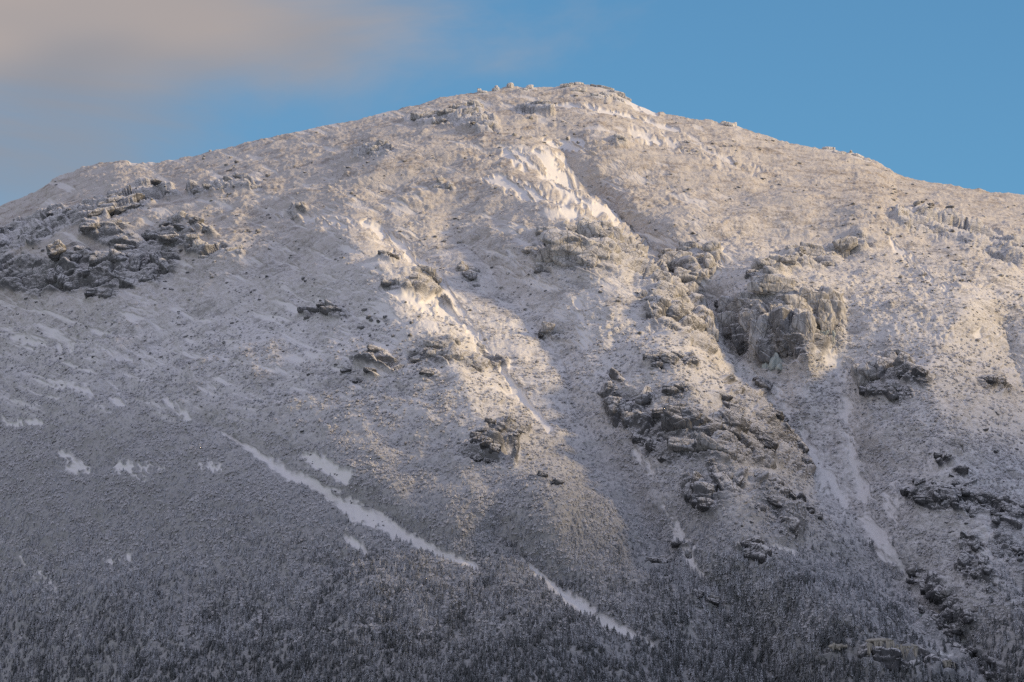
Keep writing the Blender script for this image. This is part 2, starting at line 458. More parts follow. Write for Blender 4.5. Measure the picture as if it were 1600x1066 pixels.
C('sunlit pale boulders crowning the left buttress beside the snow ramp',
  [(628, 452, 20, 18, -10), (648, 455, 28, 16, 15), (642, 446, 16, 10, 0), (672, 446, 16, 28, -42), (682, 458, 14, 18, -40), (669, 464, 12, 12, -30), (612, 450, 26, 10, 10, 'grey'), (700, 476, 9, 26, -35, 'grey'), (605, 416, 34, 8, 12, 'grey'),
   (655, 440, 30, 8, 20)], 'rimed')
C('bedded grey slabs stepping across the middle of the left buttress',
  [(680, 552, 30, 14, 10), (692, 562, 24, 14, 10), (708, 556, 30, 16, 6), (726, 564, 30, 20, 20), (738, 568, 16, 16, 40), (664, 564, 22, 12, 8), (650, 560, 20, 10, 0), (744, 580, 18, 10, 20, 'dark'), (732, 574, 14, 8, 10, 'dark'), (682, 542, 34, 8, 8),
   (704, 538, 24, 8, 5), (772, 574, 16, 8, 30), (780, 562, 14, 8, 45), (752, 545, 16, 8, 30), (762, 554, 18, 7, 45)], 'rimed')
C('low layered ledges at the left end of the buttress slabs',
  [(596, 560, 30, 10, 12), (584, 566, 24, 8, 5), (604, 570, 26, 8, 8), (598, 577, 30, 7, 4), (622, 574, 18, 12, 10), (560, 597, 18, 7, 4, 'dark'), (544, 588, 16, 7, -10, 'dark'), (670, 590, 22, 8, 12), (582, 590, 18, 6, 8, 'dark')], 'grey')
C('dark overhung nose of stacked stones at the foot of the left buttress',
  [(735, 712, 22, 11, 12), (750, 712, 24, 13, 4), (764, 704, 22, 18, 6), (774, 708, 16, 16, 10), (766, 716, 20, 8, 4), (752, 694, 30, 12, 6, 'grey'), (770, 690, 24, 14, 10, 'grey'), (748, 684, 22, 9, 8, 'grey'), (760, 678, 26, 9, 10, 'grey'),
   (780, 676, 16, 16, 30, 'grey'), (804, 680, 16, 16, 25), (820, 670, 12, 18, -20), (790, 666, 24, 10, 25, 'grey'), (808, 664, 20, 12, 30, 'grey'), (812, 672, 10, 16, -15), (764, 668, 16, 9, 10, 'grey'), (802, 690, 16, 12, 20, 'grey')], 'dark')
C('short dark ledge stepping down the scrub below the buttress nose', [(834, 750, 14, 9, 25), (846, 758, 16, 9, 35), (855, 752, 14, 12, 10, 'grey'), (867, 770, 16, 10, 12), (860, 762, 12, 8, 30), (804, 714, 10, 18, 10, 'grey')], 'dark')
C('small frosted ledge of flat stones on the upper left buttress', [(500, 488, 34, 9, 8), (522, 492, 30, 10, 14), (486, 494, 26, 7, 4), (512, 482, 26, 7, 6), (478, 488, 18, 7, 0), (538, 494, 14, 8, 10)], 'grey')

ridge = [(228, 299, 30, 17, 8), (205, 312, 40, 13, -14), (170, 322, 44, 15, -16), (192, 326, 30, 10, -16), (140, 326, 36, 14, -20), (158, 338, 44, 11, -22), (105, 340, 30, 18, -20), (88, 338, 22, 16, -20, 'dark'), (60, 352, 44, 15, -20), (30, 366, 36, 14, -22),
         (10, 374, 30, 10, -10), (72, 366, 22, 14, -10), (232, 316, 22, 10, -12), (215, 322, 30, 9, -18), (252, 299, 20, 7, 12, 'dark'), (270, 302, 24, 7, 8), (126, 352, 30, 9, -20), (45, 374, 26, 9, -15), (180, 312, 30, 9, -18)]
C('long ridge of rounded frosted boulders across the dark left shoulder', ridge, 'grey')
C('cluster of big blocky boulders on the left shoulder above the open snow',
  [(100, 405, 32, 24, -20), (122, 406, 18, 14, -10), (84, 436, 20, 26, 10), (98, 432, 18, 22, 20), (108, 446, 26, 20, 20), (114, 454, 22, 16, 10), (128, 432, 22, 28, -10), (160, 444, 30, 16, -30), (190, 414, 30, 20, 12), (192, 426, 26, 16, 8),
   (212, 420, 22, 32, -10), (206, 405, 20, 20, 0), (224, 416, 14, 26, 10), (250, 412, 16, 36, -32), (262, 424, 14, 30, -30), (146, 434, 20, 14, 0, 'grey'), (186, 434, 22, 12, 30, 'grey'), (130, 394, 30, 12, 15), (176, 466, 34, 14, 10), (150, 462, 26, 12, -8),
   (208, 448, 40, 16, 6), (240, 442, 36, 14, 10), (160, 414, 30, 14, -5)], 'grey')
C('flat tilted slabs between the boulder ridge and the blocky boulders',
  [(165, 362, 56, 18, -10), (184, 358, 36, 10, -12), (196, 388, 30, 11, 12), (275, 385, 40, 12, 10), (262, 352, 22, 9, -4), (150, 372, 40, 9, -8), (60, 385, 26, 12, -24), (30, 408, 30, 12, -20), (8, 392, 26, 22, -10), (8, 440, 30, 14, -18),
   (36, 430, 34, 10, -20), (310, 358, 24, 12, 14), (290, 364, 30, 9, 14), (330, 372, 20, 9, 10), (240, 368, 40, 10, 12)], 'grey')
C('row of small sun touched stones right of the tilted slabs', [(268, 347, 9, 9, 0), (277, 345, 10, 10, 0), (286, 342, 12, 10, 0), (296, 343, 10, 9, 0), (304, 346, 9, 7, 0)], 'rimed')
C('ledge of dark stones on the upper slope right of the boulder ridge', [(362, 290, 24, 9, 16), (390, 288, 20, 10, 14), (400, 297, 22, 8, 4), (376, 286, 18, 8, 20), (315, 298, 34, 8, 2), (330, 302, 24, 7, 6), (352, 303, 18, 6, 0), (357, 301, 9, 7, 0, 'rimed')], 'rimed')
C('low mound of frosted stones in the middle of the left shoulder snow', [(322, 398, 22, 14, 8), (365, 402, 20, 12, -30), (376, 394, 12, 10, -10), (310, 388, 20, 8, 0), (328, 408, 30, 6, 8), (455, 330, 14, 10, -30), (472, 330, 14, 8, 0), (462, 338, 16, 7, 10)], 'rimed')

C('flat topped summit block catching the sun on the highest point', [(904, 131, 15, 5, 0), (893, 132, 8, 5, 0), (906, 142, 22, 9, 4), (884, 137, 18, 6, -6)], 'plastered', cat='summit block', name='summit_block', out=0.35, lean=0.1)
C('sunlit stepped slabs sloping down the right shoulder of the summit', [(940, 138, 34, 6, 14), (962, 147, 28, 5, 22), (978, 153, 20, 5, 28), (946, 149, 22, 6, 12), (934, 154, 24, 6, 10), (948, 156, 10, 8, 20), (966, 160, 20, 5, 24)], 'plastered')
C('round frosted boulder standing on the skyline left of the summit', [(797, 132.5, 13, 12, 0)], 'plastered', cat='boulder', name='boulder', out=0.35, lean=0.1, hard=5.0)
C('pointed snow coated cairn on the skyline left of the round boulder', [(775, 137, 6, 11, 0), (775, 141, 11, 6, 0)], 'plastered', cat='cairn', name='cairn', out=0.35, lean=0.1)
C('small pale stump of rock on the skyline farthest left of the cairn', [(749, 142, 6, 9, 0), (755, 145, 12, 5, 0)], 'plastered', cat='rock', name='rock', out=0.35, lean=0.1)
C('low flat boulder on the skyline between the round boulder and the summit', [(828, 138, 12, 8, 0), (822, 142, 10, 6, 0)], 'plastered', cat='boulder', name='boulder', out=0.35, lean=0.1, hard=5.0)
C('pair of pale stones perched on the skyline right of the summit', [(1130, 191, 9, 8, 0), (1148, 194, 5, 8, 0), (1140, 197, 18, 6, 10)], 'plastered', cat='rock', name='rock', out=0.35, lean=0.1)
C('flat ledge of rock on the right skyline above the last drop', [(1296, 234, 22, 6, 8), (1310, 239, 20, 6, 14), (1338, 245, 24, 6, 14), (1355, 250, 12, 6, 25)], 'plastered')
C('rounded frosted boulder alone on the slope right of the summit snowfield', [(966, 228, 24, 13, 18)], 'rimed', cat='boulder', name='boulder', hard=5.0)
C('frosted bluff of piled rock high on the left of the summit cap', [(676, 182, 40, 12, -6), (660, 188, 30, 9, 5), (700, 186, 30, 10, 8), (735, 186, 24, 22, 0), (752, 192, 20, 22, 10), (744, 176, 24, 12, 10), (764, 200, 16, 12, 10), (720, 176, 22, 12, 0), (690, 194, 26, 8, 5)], 'rimed')
C('icy fluted ledge just under the summit snowband', [(828, 172, 18, 13, 4), (842, 174, 14, 12, 0), (815, 170, 14, 10, 0), (855, 176, 14, 9, 5)], 'rimed')
C('knot of frosted stones on the open upper left slope', [(588, 238, 26, 12, 0), (598, 234, 18, 12, 10), (566, 246, 26, 9, -6), (575, 236, 14, 12, 0), (610, 242, 14, 8, 10)], 'rimed')
C('lone upright frosted rock on the slope left of the sunlit gully', [(689, 288, 10, 13, -10), (682, 294, 16, 8, 0), (702, 293, 12, 8, 0)], 'rimed')
C('small crag in the scrub right of the snow gully on the left buttress', [(730, 436, 26, 14, 20), (722, 430, 18, 12, 0, 'rimed'), (744, 446, 12, 12, 40), (738, 428, 22, 10, 20, 'rimed')], 'grey')
C('dark notched stone standing alone in the middle gully scrub', [(850, 528, 9, 16, 10, 'dark'), (862, 522, 20, 14, 15), (872, 530, 14, 10, 0)], 'rimed')


# thinner drifts, half hidden by scrub
SNOW_THIN = [
    [(1205, 600, 6), (1238, 650, 11), (1287, 745, 17), (1350, 808, 20), (1420, 888, 17), (1470, 958, 12), (1505, 1005, 9)],
    [(1308, 575, 9), (1322, 640, 13), (1332, 710, 14), (1350, 780, 12)],
    [(1125, 470, 6), (1135, 520, 8), (1165, 565, 9), (1200, 595, 8)],
    [(905, 470, 14), (915, 540, 12)], [(1040, 790, 10), (1075, 860, 12)], [(990, 210, 18), (1090, 235, 16), (1180, 260, 14)],
    [(100, 715, 10), (120, 728, 16), (135, 732, 8)],
    [(185, 728, 8), (220, 740, 15), (255, 736, 7)],
    [(318, 730, 7), (345, 735, 7)],
    [(800, 405, 8), (830, 430, 9), (850, 455, 4)],
    [(195, 253, 3), (238, 256, 3)],
    [(1385, 365, 5), (1410, 395, 7), (1440, 425, 8), (1480, 455, 5)],
    [(1300, 575, 8), (1318, 610, 9), (1326, 650, 9), (1330, 690, 8), (1330, 720, 6)],
    [(1225, 620, 7), (1260, 680, 8), (1280, 730, 12), (1290, 765, 8)],
    [(1330, 720, 8), (1360, 770, 16), (1400, 790, 14)],
    [(1360, 860, 8), (1400, 880, 8), (1440, 920, 9), (1465, 960, 8), (1490, 990, 8), (1530, 1040, 5), (1545, 1066, 5)],
    [(1390, 800, 8), (1415, 840, 7)],
    [(1530, 520, 6), (1560, 545, 9), (1600, 580, 6)],
    [(1250, 520, 1), (1310, 560, 9)],
    [(20, 530, 6), (120, 545, 9), (200, 560, 5)],
    [(70, 595, 5), (130, 612, 8), (190, 628, 5)],
    [(0, 655, 6), (60, 662, 6)],
    [(330, 560, 5), (340, 600, 7)],
    [(260, 625, 4), (285, 645, 9), (292, 650, 4)],
    [(170, 878, 5), (200, 872, 6)],
    [(35, 870, 6), (60, 895, 12), (80, 915, 8)],
    [(300, 380, 8), (330, 400, 12), (310, 430, 6)],
    [(440, 335, 10), (520, 350, 14), (580, 358, 10)],
    [(990, 705, 5), (1008, 730, 9), (1018, 748, 5)],
]

# broken bedrock between the blocks: photo x, y, half width
ROCKY = [
    [(985, 415, 14), (1025, 440, 20)], [(1085, 520, 14), (1112, 548, 10)],
    [(-20, 390, 26), (60, 358, 22), (130, 335, 20), (200, 312, 18), (262, 298, 10)],
    [(0, 430, 30), (90, 430, 34), (180, 425, 36), (260, 412, 30)],
    [(140, 365, 16), (220, 380, 18), (300, 372, 16)], [(300, 300, 8), (400, 292, 10)], [(300, 395, 10), (375, 400, 12)],
    [(845, 400, 20), (905, 395, 34), (960, 390, 30), (998, 405, 20)],
    [(1015, 445, 16), (1050, 465, 34), (1075, 500, 30), (1102, 530, 16)],
    [(1045, 410, 16), (1085, 415, 26), (1108, 410, 16)],
    [(1140, 490, 20), (1170, 500, 40), (1230, 505, 46), (1290, 505, 36)], [(1180, 430, 14), (1225, 415, 14), (1290, 395, 14), (1345, 380, 12)],
    [(955, 620, 14), (985, 650, 26), (1060, 660, 34), (1130, 680, 40), (1200, 690, 34), (1250, 730, 18)], [(1150, 615, 16), (1205, 650, 18)],
    [(1020, 700, 16), (1090, 710, 22), (1180, 720, 20)], [(1080, 770, 20), (1110, 780, 28), (1145, 770, 22)], [(1190, 775, 24), (1215, 800, 20), (1240, 830, 20)],
    [(1170, 860, 16), (1205, 872, 18)], [(1360, 585, 22), (1400, 580, 22), (1440, 598, 14)], [(1360, 615, 10), (1420, 620, 10)],
    [(1440, 780, 16), (1500, 778, 24), (1585, 808, 18)], [(1560, 840, 12), (1600, 890, 22)], [(1510, 850, 14), (1520, 890, 22), (1550, 905, 16)],
    [(1460, 920, 16), (1485, 940, 20), (1505, 980, 18)], [(1345, 1025, 14), (1410, 1032, 20), (1475, 1050, 14)], [(1445, 975, 14), (1490, 1002, 12)],
    [(1525, 1025, 14), (1560, 1050, 16)], [(605, 450, 8), (650, 452, 12), (685, 460, 10)], [(560, 570, 10), (610, 572, 12)], [(645, 558, 10), (700, 555, 16), (750, 570, 14), (785, 565, 10)],
    [(735, 705, 10), (770, 695, 18), (815, 670, 14)], [(835, 750, 8), (868, 768, 8)], [(480, 490, 8), (540, 492, 8)], [(1025, 566, 12), (1075, 568, 12)],
    [(640, 186, 10), (700, 186, 12), (765, 195, 14)], [(560, 242, 10), (610, 240, 10)], [(810, 172, 8), (860, 176, 8)], [(1400, 345, 16), (1500, 360, 20), (1590, 400, 20)],
]

U = np.concatenate([np.arange(-1500, -60, 14.0), np.arange(-60, 1660, 1.35), np.arange(1660, 3100, 14.0)])
NS = 690
S = np.concatenate([np.linspace(0, 1.0, NS), 1.0 + np.linspace(0.004, 0.16, 30), 1.0 + np.linspace(0.18, 0.42, 12)])


def rays(px, py):
    cx = (px - W / 2) * PXA
    cy = (H / 2 - py) * PXA
    c, s = math.cos(PITCH), math.sin(PITCH)
    return np.stack([cx, c - s * cy, s + c * cy], axis=-1)      # scaled so that depth along the view axis is 1


def sky_line(px):
    return np.interp(px, SKY[:, 0], SKY[:, 1])


def lin(px, pts):
    pts = np.array(pts, float)
    return np.interp(px, pts[:, 0], pts[:, 1])


def clump(px, py, s, seed):
    return perlin(np.stack([px, py, 0 * px], -1), s, seed)


def forest_cover(px, py):
    """how densely the spruces stand, 0..1"""
    top = lin(px, [(-60, 690), (200, 690), (400, 730), (600, 760), (800, 800), (900, 760), (1000, 820), (1100, 850), (1250, 880), (1400, 960), (1450, 1040), (1500, 1060), (1600, 1010), (1660, 1000)])
    dens = sstep(py - top, -210, 90)
    # a tongue of trees climbing the gully left of the angular crag
    d, w = seg_dist(px, py, [(1060, 830, 26), (1130, 900, 45), (1170, 960, 70), (1200, 1060, 110)])
    dens = np.maximum(dens, np.exp(-(d / w) ** 2))
    d, w = seg_dist(px, py, [(1270, 880, 30), (1340, 910, 40), (1400, 960, 26)])
    dens = np.maximum(dens, 0.8 * np.exp(-(d / w) ** 2))
    return np.clip(dens, 0, 1)


def build_terrain():
    px = np.repeat(U[None, :], len(S), axis=0)
    sk = sky_line(px)
    py = sk + S[:, None] * (1066 - sk)
    h = 1 - S[:, None] + 0 * px
    hh = np.clip(h, 0, 1)
    hgt = (1066 - sk) / 900.0
    Y = 3380 + (680 * h + 330 * hh ** 3 + 110 * hh ** 14) * hgt
    Y = Y + np.clip(850 - px, 0, 3000) ** 2 * 5.5e-4 + np.clip(px - 1000, 0, 3000) ** 2 * 1.2e-4
    fade = sstep(S[:, None] + 0 * px, 0.0, 0.12) * (1 - 0.7 * sstep(S[:, None] + 0 * px, 1.0, 1.3))
    wob = perlin(np.stack([px, py, 0 * px], -1), 90.0, 5) * 26
    wob2 = perlin(np.stack([px, py, 0 * px], -1), 90.0, 9) * 26
    for amp, pts in FORMS:
        d, w = seg_dist((px + wob).astype(np.float32), (py + wob2).astype(np.float32), pts)
        Y = Y + amp * np.exp(-(d / w) ** 1.35) * fade
    P = CAM + rays(px, py) * Y[..., None]

    # ---- what lies where
    j = perlin(np.stack([px, py, 0 * px], -1), 22.0, 31) * 10 + perlin(np.stack([px, py, 0 * px], -1), 7.0, 33) * 5
    jf = perlin(np.stack([px, py, 0 * px], -1), 11.0, 35) * 7 + perlin(np.stack([px, py, 0 * px], -1), 5.5, 37) * 6
    snow = np.zeros_like(px)
    for pts in SNOW:
        d, w = seg_dist(px.astype(np.float32), py.astype(np.float32), pts)
        snow = np.maximum(snow, 0.97 - 0.97 * sstep(d + (j + jf * 1.4) * np.minimum(1, w / 15), w * 0.25, w * 1.4))
    for pts in SNOW_THIN:
        d, w = seg_dist(px.astype(np.float32), py.astype(np.float32), pts)
        thin = 1 - sstep(d + (j + jf * 1.3) * np.minimum(1.2, w / 7), w * 0.1, w * 1.7)
        thin = thin * (1 - 0.85 * sstep(perlin(np.stack([px - py * 0.4, py * 0.5, 0 * px], -1), 16.0, 47) + perlin(np.stack([px, py, 0 * px], -1), 6.0, 49) * 0.5, 0.02, 0.22))
        snow = np.maximum(snow, 0.70 * thin)
    c4, s4 = math.cos(math.radians(40)), math.sin(math.radians(40))
    fl = fbm(np.stack([(px * c4 + py * s4) / 5.0, -px * s4 + py * c4, 0 * px], -1), 7.0, 4, 43, 0.6)
    snow = snow * (1 - sstep(py, 620, 480) * 0.75 * sstep(fl, 0.06, 0.34))
    carve = sstep(snow, 0.4, 0.9)
    # streaks of drifted snow running down to the right across the open upper slopes
    ca, sa = math.cos(math.radians(17)), math.sin(math.radians(17))
    al, ac = px * ca + py * sa, -px * sa + py * ca
    st = fbm(np.stack([al / 4.5, ac, 0 * px], -1), 13.0, 5, 41, 0.62)
    openness = sstep(py, 760, 560) * (1 - 0.75 * sstep(px, 1080, 1300)) * (1 - 0.6 * sstep(px, 820, 950) * sstep(py, 430, 520))
    streak = sstep(st, -0.05, 0.55) * openness
    snow = np.maximum(snow, 0.68 * streak)

    # rock breaking through under and around the crags
    rock = np.zeros_like(px)
    for _l, blocks, mt, kw in CRAGS:
        for bk in blocks:
            bx, by, bw, bh, an = bk[:5]
            R = max(bw, bh) * 1.3
            c0, c1 = np.searchsorted(U, bx - R), np.searchsorted(U, bx + R)
            sub_x, sub_y = px[:, c0:c1] - bx, py[:, c0:c1] - by
            if sub_x.size == 0:
                continue
            c, q = math.cos(math.radians(an)), math.sin(math.radians(an))
            e = ((sub_x * c + sub_y * q) / (bw * 0.62)) ** 2 + ((-sub_x * q + sub_y * c) / (bh * 0.62)) ** 2
            rock[:, c0:c1] = np.maximum(rock[:, c0:c1], np.exp(-e ** 1.5) * (1.0 if mt == 'dark' else 0.8))
    for pts in ROCKY:
        d, w = seg_dist(px.astype(np.float32), py.astype(np.float32), pts)
        rock = np.maximum(rock, 0.85 * (1 - sstep(d + j * 1.1 * np.minimum(1, w / 16), w * 0.45, w * 1.25)))
    rock = np.clip(rock * (1.1 + j * 0.03), 0, 1)
    snow = snow * (1 - 0.8 * rock)

    # ---- normals of the smooth form
    def normals(P):
        du = np.gradient(P, axis=1)
        dv = np.gradient(P, axis=0)
        n = np.cross(dv, du)
        n /= np.linalg.norm(n, axis=-1, keepdims=True) + 1e-9
        n[n[..., 1] > 0.3] *= 1
        return n
    N = normals(P)
    if N[300, 800, 2] < 0:
        N = -N
    # surface coordinates in metres
    a = P[..., 0]
    b = P[..., 2] * 0.75 + P[..., 1] * 0.65
    rough = 1 - 0.93 * snow
    upper = sstep(py - sk, 420, 120)
    stony = np.clip(perlin(np.stack([px, py, 0 * px], -1), 70.0, 61) * 2.4 + 0.35 + 0.2 * upper, 0.08, 1)
    d = fbm(P, 110.0, 3, 1) * 13 * fade
    # runnels down the fall line
    ux, uy = px - (py - 500) * 0.42, py
    d += fbm(np.stack([ux, uy * 0.22, 0 * px], -1), 46.0, 3, 7, ridged=True) * 1.6 * fade * sstep(py - sk, 60, 260)
    d += fbm(P, 34.0, 3, 11, ridged=True) * 2.6 * (0.35 + 0.65 * stony) * (0.3 + 0.7 * rough)
    tilt = np.stack([P[..., 0] * 0.5 + P[..., 2] * 0.25, P[..., 1], P[..., 2] * 1.2 - P[..., 0] * 0.3], -1)
    rough = rough * (1 - 0.6 * rock)
    d += fbm(tilt, 12.0, 4, 21) * 2.3 * rough
    d += fbm(P, 3.6, 2, 23) * 0.9 * rough
    d += fbm(tilt, 26.0, 4, 27) * 1.5 * snow
    d -= carve * 1.6
    lump = cells(a, b, 9.0, 1, 0.55, 0.12, 0.42) + 0.8 * cells(a + 37, b, 4.5, 2, 0.6, 0.15, 0.45)
    d += lump * 0.75 * stony * rough * (0.35 + 0.65 * sstep(py - sk, 6, 60))
    # bedrock: slabs dipping down to the right, split by joints
    rk = rock * sstep(py - sk, 2, 40)
    on = rk > 0.02
    c, q = math.cos(math.radians(28)), math.sin(math.radians(28))
    aa, bb = a[on] + perlin(P[on], 14, 73) * 5, b[on] + perlin(P[on], 14, 75) * 5
    u_, w_ = (aa * c - bb * q) / 1.9, aa * q + bb * c
    h1, k1 = slabs(u_, w_, 15.0, 3)
    h2, k2 = slabs(u_ + 40, w_, 6.5, 4)
    d[on] += rk[on] * (3.0 + h1 * 11.0 - k1 * 2.4 + h2 * 2.4 - k2 * 0.9 + fbm(P[on], 7.0, 3, 71, ridged=True) * 0.5)
    fine = np.exp(-((np.clip(-px, 0, 1e9) + np.clip(px - 1600, 0, 1e9)) / 400) ** 2)
    d *= 0.35 + 0.65 * fine
    P = P + N * d[..., None]

    # ---- back of the mountain, dropping away beyond the crest
    back = []
    crest = P[0]
    for k in range(1, 22):
        q = crest.copy()
        t = k / 21.0
        q[:, 1] += 18 * k + 900 * t * t
        q[:, 2] -= 0.35 * k + 620 * t * t * (0.4 + 0.6 * t)
        q[:, 2] += perlin(q, 40, 77) * 3 * min(1, k / 3)
        back.append(q)
    # ---- apron running down to the valley and under the viewer
    apron = []
    low = P[-1]
    for k in range(1, 26):
        t = k / 25.0
        q = low.copy()
        q[:, 0] = low[:, 0] * (1 + 0.3 * t)
        q[:, 1] = low[:, 1] * (1 - t) - 600 * t
        q[:, 2] = low[:, 2] * (1 - t) ** 2.2 - 30 * sstep(t, 0.1, 0.7)
        q[:, 2] += perlin(q, 160, 79) * 12 * (1 - t) * min(1, k / 3)
        apron.append(q)
    G = np.concatenate([np.stack(back[::-1]), P, np.stack(apron)], axis=0)
    nr, nc = G.shape[:2]
    idx = np.arange(nr * nc).reshape(nr, nc)
    F = np.stack([idx[:-1, :-1], idx[1:, :-1], idx[1:, 1:], idx[:-1, 1:]], -1).reshape(-1, 4)
    sn = np.concatenate([np.repeat(snow[:1], 21, 0), snow, np.repeat(snow[-1:] * 0, 25, 0)], 0)
    hi = np.concatenate([np.repeat(rock[:1], 21, 0), rock, np.zeros((25, nc))], 0)
    me = mesh_from('mountain', G.reshape(-1, 3), F)
    at = me.attributes.new('snow', 'FLOAT', 'POINT')
    at.data.foreach_set('value', sn.astype(np.float32).ravel())
    left_mask = sstep(np.hypot((px - 60) / 330, (py - 390) / 150), 1.15, 0.6)  # stone on the left shoulder gets less of the pale film
    wood = forest_cover(px, py)
    wood = np.concatenate([np.repeat(wood[:1] * 0, 21, 0), wood, np.ones((25, nc))], 0)
    at = me.attributes.new('wood', 'FLOAT', 'POINT')
    at.data.foreach_set('value', wood.astype(np.float32).ravel())
    pale = sstep(py, 640, 430) * (1 - 0.75 * left_mask)
    pale = np.concatenate([np.repeat(pale[:1], 21, 0), pale, np.zeros((25, nc))], 0)
    at = me.attributes.new('pale', 'FLOAT', 'POINT')
    at.data.foreach_set('value', pale.astype(np.float32).ravel())
    at = me.attributes.new('rock', 'FLOAT', 'POINT')
    at.data.foreach_set('value', hi.astype(np.float32).ravel())
    return me, P, normals_fix(P), snow


def normals_fix(P):
    # smoothed normals, for standing things on the slope
    du = np.gradient(P, axis=1)
    dv = np.gradient(P, axis=0)
    n = np.cross(dv, du)
    n /= np.linalg.norm(n, axis=-1, keepdims=True) + 1e-9
    if n[300, 800, 2] < 0:
        n = -n
    return n


TERR_ME, TP, TN, TSNOW = build_terrain()


def on_slope(px, py):
    """world points, normals and snow cover where photo pixels meet the slope (arrays)"""
    px, py = np.atleast_1d(np.asarray(px, float)), np.atleast_1d(np.asarray(py, float))
    sk = sky_line(px)
    s = (py - sk) / (1066 - sk)
    fu = np.clip(np.interp(px, U, np.arange(len(U))), 0, len(U) - 1.001)
    fs = np.clip(np.interp(s, S, np.arange(len(S))), 0, len(S) - 1.001)
    i, jj = fs.astype(int), fu.astype(int)
    a, b = (fs - i)[:, None], (fu - jj)[:, None]

    def bil(G):
        return (G[i, jj] * (1 - a) * (1 - b) + G[i + 1, jj] * a * (1 - b) + G[i, jj + 1] * (1 - a) * b + G[i + 1, jj + 1] * a * b)
    n = bil(TN)
    n /= np.linalg.norm(n, axis=-1, keepdims=True)
    return bil(TP), n, bil(TSNOW[..., None])[:, 0]


# ------------------------------------------------------------------ materials
def new_mat(name):
    m = bpy.data.materials.new(name)
    m.use_nodes = True
    k = Nodes(m.node_tree)
    k.n.clear()
    out = k.new('ShaderNodeOutputMaterial')
    b = k.new('ShaderNodeBsdfPrincipled')
    k.l.new(b.outputs[0], out.inputs[0])
    b.inputs['Specular IOR Level'].default_value = 0.15
    b.inputs['Roughness'].default_value = 0.8
    return m, k, b


def bump(k, b, h, strength, dist):
    n = k.new('ShaderNodeBump')
    n.inputs['Strength'].default_value = strength
    n.inputs['Distance'].default_value = dist
    k.l.new(h, n.inputs['Height'])
    k.l.new(n.outputs[0], b.inputs['Normal'])
    return n.outputs[0]


def terrain_mat():
    m, k, b = new_mat('frosted_mountain_ground')
    pos = k.new('ShaderNodeNewGeometry').outputs['Position']
    sn = k.new('ShaderNodeAttribute', attribute_name='snow').outputs['Fac']
    rk = k.new('ShaderNodeAttribute', attribute_name='rock').outputs['Fac']
    nz = k.new('ShaderNodeSeparateXYZ')
    streak = k.mapping(pos, rot=(0, math.radians(22), 0), scale=(0.5, 1, 1))
    n_s = k.noise(streak, 0.85, 3, 0.7)
    n_m = k.noise(streak, 0.17, 5, 0.65)
    n_l = k.noise(k.mapping(pos, rot=(0, math.radians(18), 0), scale=(0.5, 1, 1)), 0.034, 5, 0.6)
    hgt = k.math('MULTIPLY', k.math('ADD', n_s, k.math('MULTIPLY', n_m, 1.6)), k.rng(sn, 0.1, 0.9, 1, 0.05))
    bn = bump(k, b, hgt, 0.65, 1.6)
    k.l.new(bn, nz.inputs[0])
    # frozen scrub and stones poking out of the rime
    v = k.math('ADD', k.math('MULTIPLY', n_s, 0.55), k.math('ADD', k.math('MULTIPLY', n_m, 0.6), k.math('MULTIPLY', n_l, 0.55)))
    bare = k.rng(v, 0.88, 0.70, 0, 1)
    bare = k.math('MULTIPLY', bare, k.rng(sn, 0.15, 0.75, 1, 0))
    steep = k.math('MULTIPLY', k.rng(nz.outputs[2], 0.55, 0.15, 0, 1), k.rng(n_m, 0.35, 0.55))
    bare = k.math('MAXIMUM', bare, k.math('MULTIPLY', steep, k.rng(sn, 0.2, 0.8, 1, 0.2)))
    # frozen tan sedge and rubble on the upper slopes, grey krummholz below
    pzz = k.new('ShaderNodeSeparateXYZ')
    k.l.new(pos, pzz.inputs[0])
    alp = k.rng(k.math('ADD', pzz.outputs[2], k.math('MULTIPLY', n_l, 240)), 740, 940)
    scrub = k.mix(n_m, k.mix(alp, rgb(0.24, 0.235, 0.23), rgb(0.24, 0.205, 0.175)), k.mix(alp, rgb(0.40, 0.385, 0.37), rgb(0.40, 0.35, 0.305)))
    rime = k.mix(n_m, k.mix(alp, rgb(0.70, 0.695, 0.69), rgb(0.53, 0.50, 0.465)), k.mix(alp, rgb(0.79, 0.785, 0.78), rgb(0.66, 0.64, 0.615)))
    base = k.mix(k.math('MULTIPLY', bare, 0.8), rime, scrub)
    pale = k.new('ShaderNodeAttribute', attribute_name='pale').outputs['Fac']
    stone = k.mix(n_m, rgb(0.05, 0.052, 0.058), rgb(0.135, 0.138, 0.145))
    film = k.math('MULTIPLY', k.rng(k.math('ADD', k.math('MULTIPLY', n_s, 0.6), k.math('MULTIPLY', n_m, 0.6)), 0.48, 0.72, 0.15, 0.75), pale)
    stone = k.mix(film, stone, rgb(0.52, 0.515, 0.51))
    cap = k.rng(k.math('ADD', nz.outputs[2], k.math('MULTIPLY', k.math('SUBTRACT', n_s, 0.5), 0.55)), 0.40, 0.66)
    stone = k.mix(cap, stone, rgb(0.70, 0.695, 0.69))
    base = k.mix(k.rng(k.math('ADD', rk, k.math('MULTIPLY', k.math('SUBTRACT', n_s, 0.5), 0.6)), 0.25, 0.7), base, stone)
    wd = k.new('ShaderNodeAttribute', attribute_name='wood').outputs['Fac']
    floor = k.mix(n_s, rgb(0.22, 0.225, 0.23), rgb(0.48, 0.485, 0.49))
    base = k.mix(k.math('MULTIPLY', wd, k.rng(sn, 0.2, 0.6, 0.85, 0.0)), base, floor)
    full = k.mix(k.rng(sn, 0.35, 0.95), base, rgb(0.76, 0.755, 0.75))
    k.l.new(full, b.inputs['Base Color'])
    return m


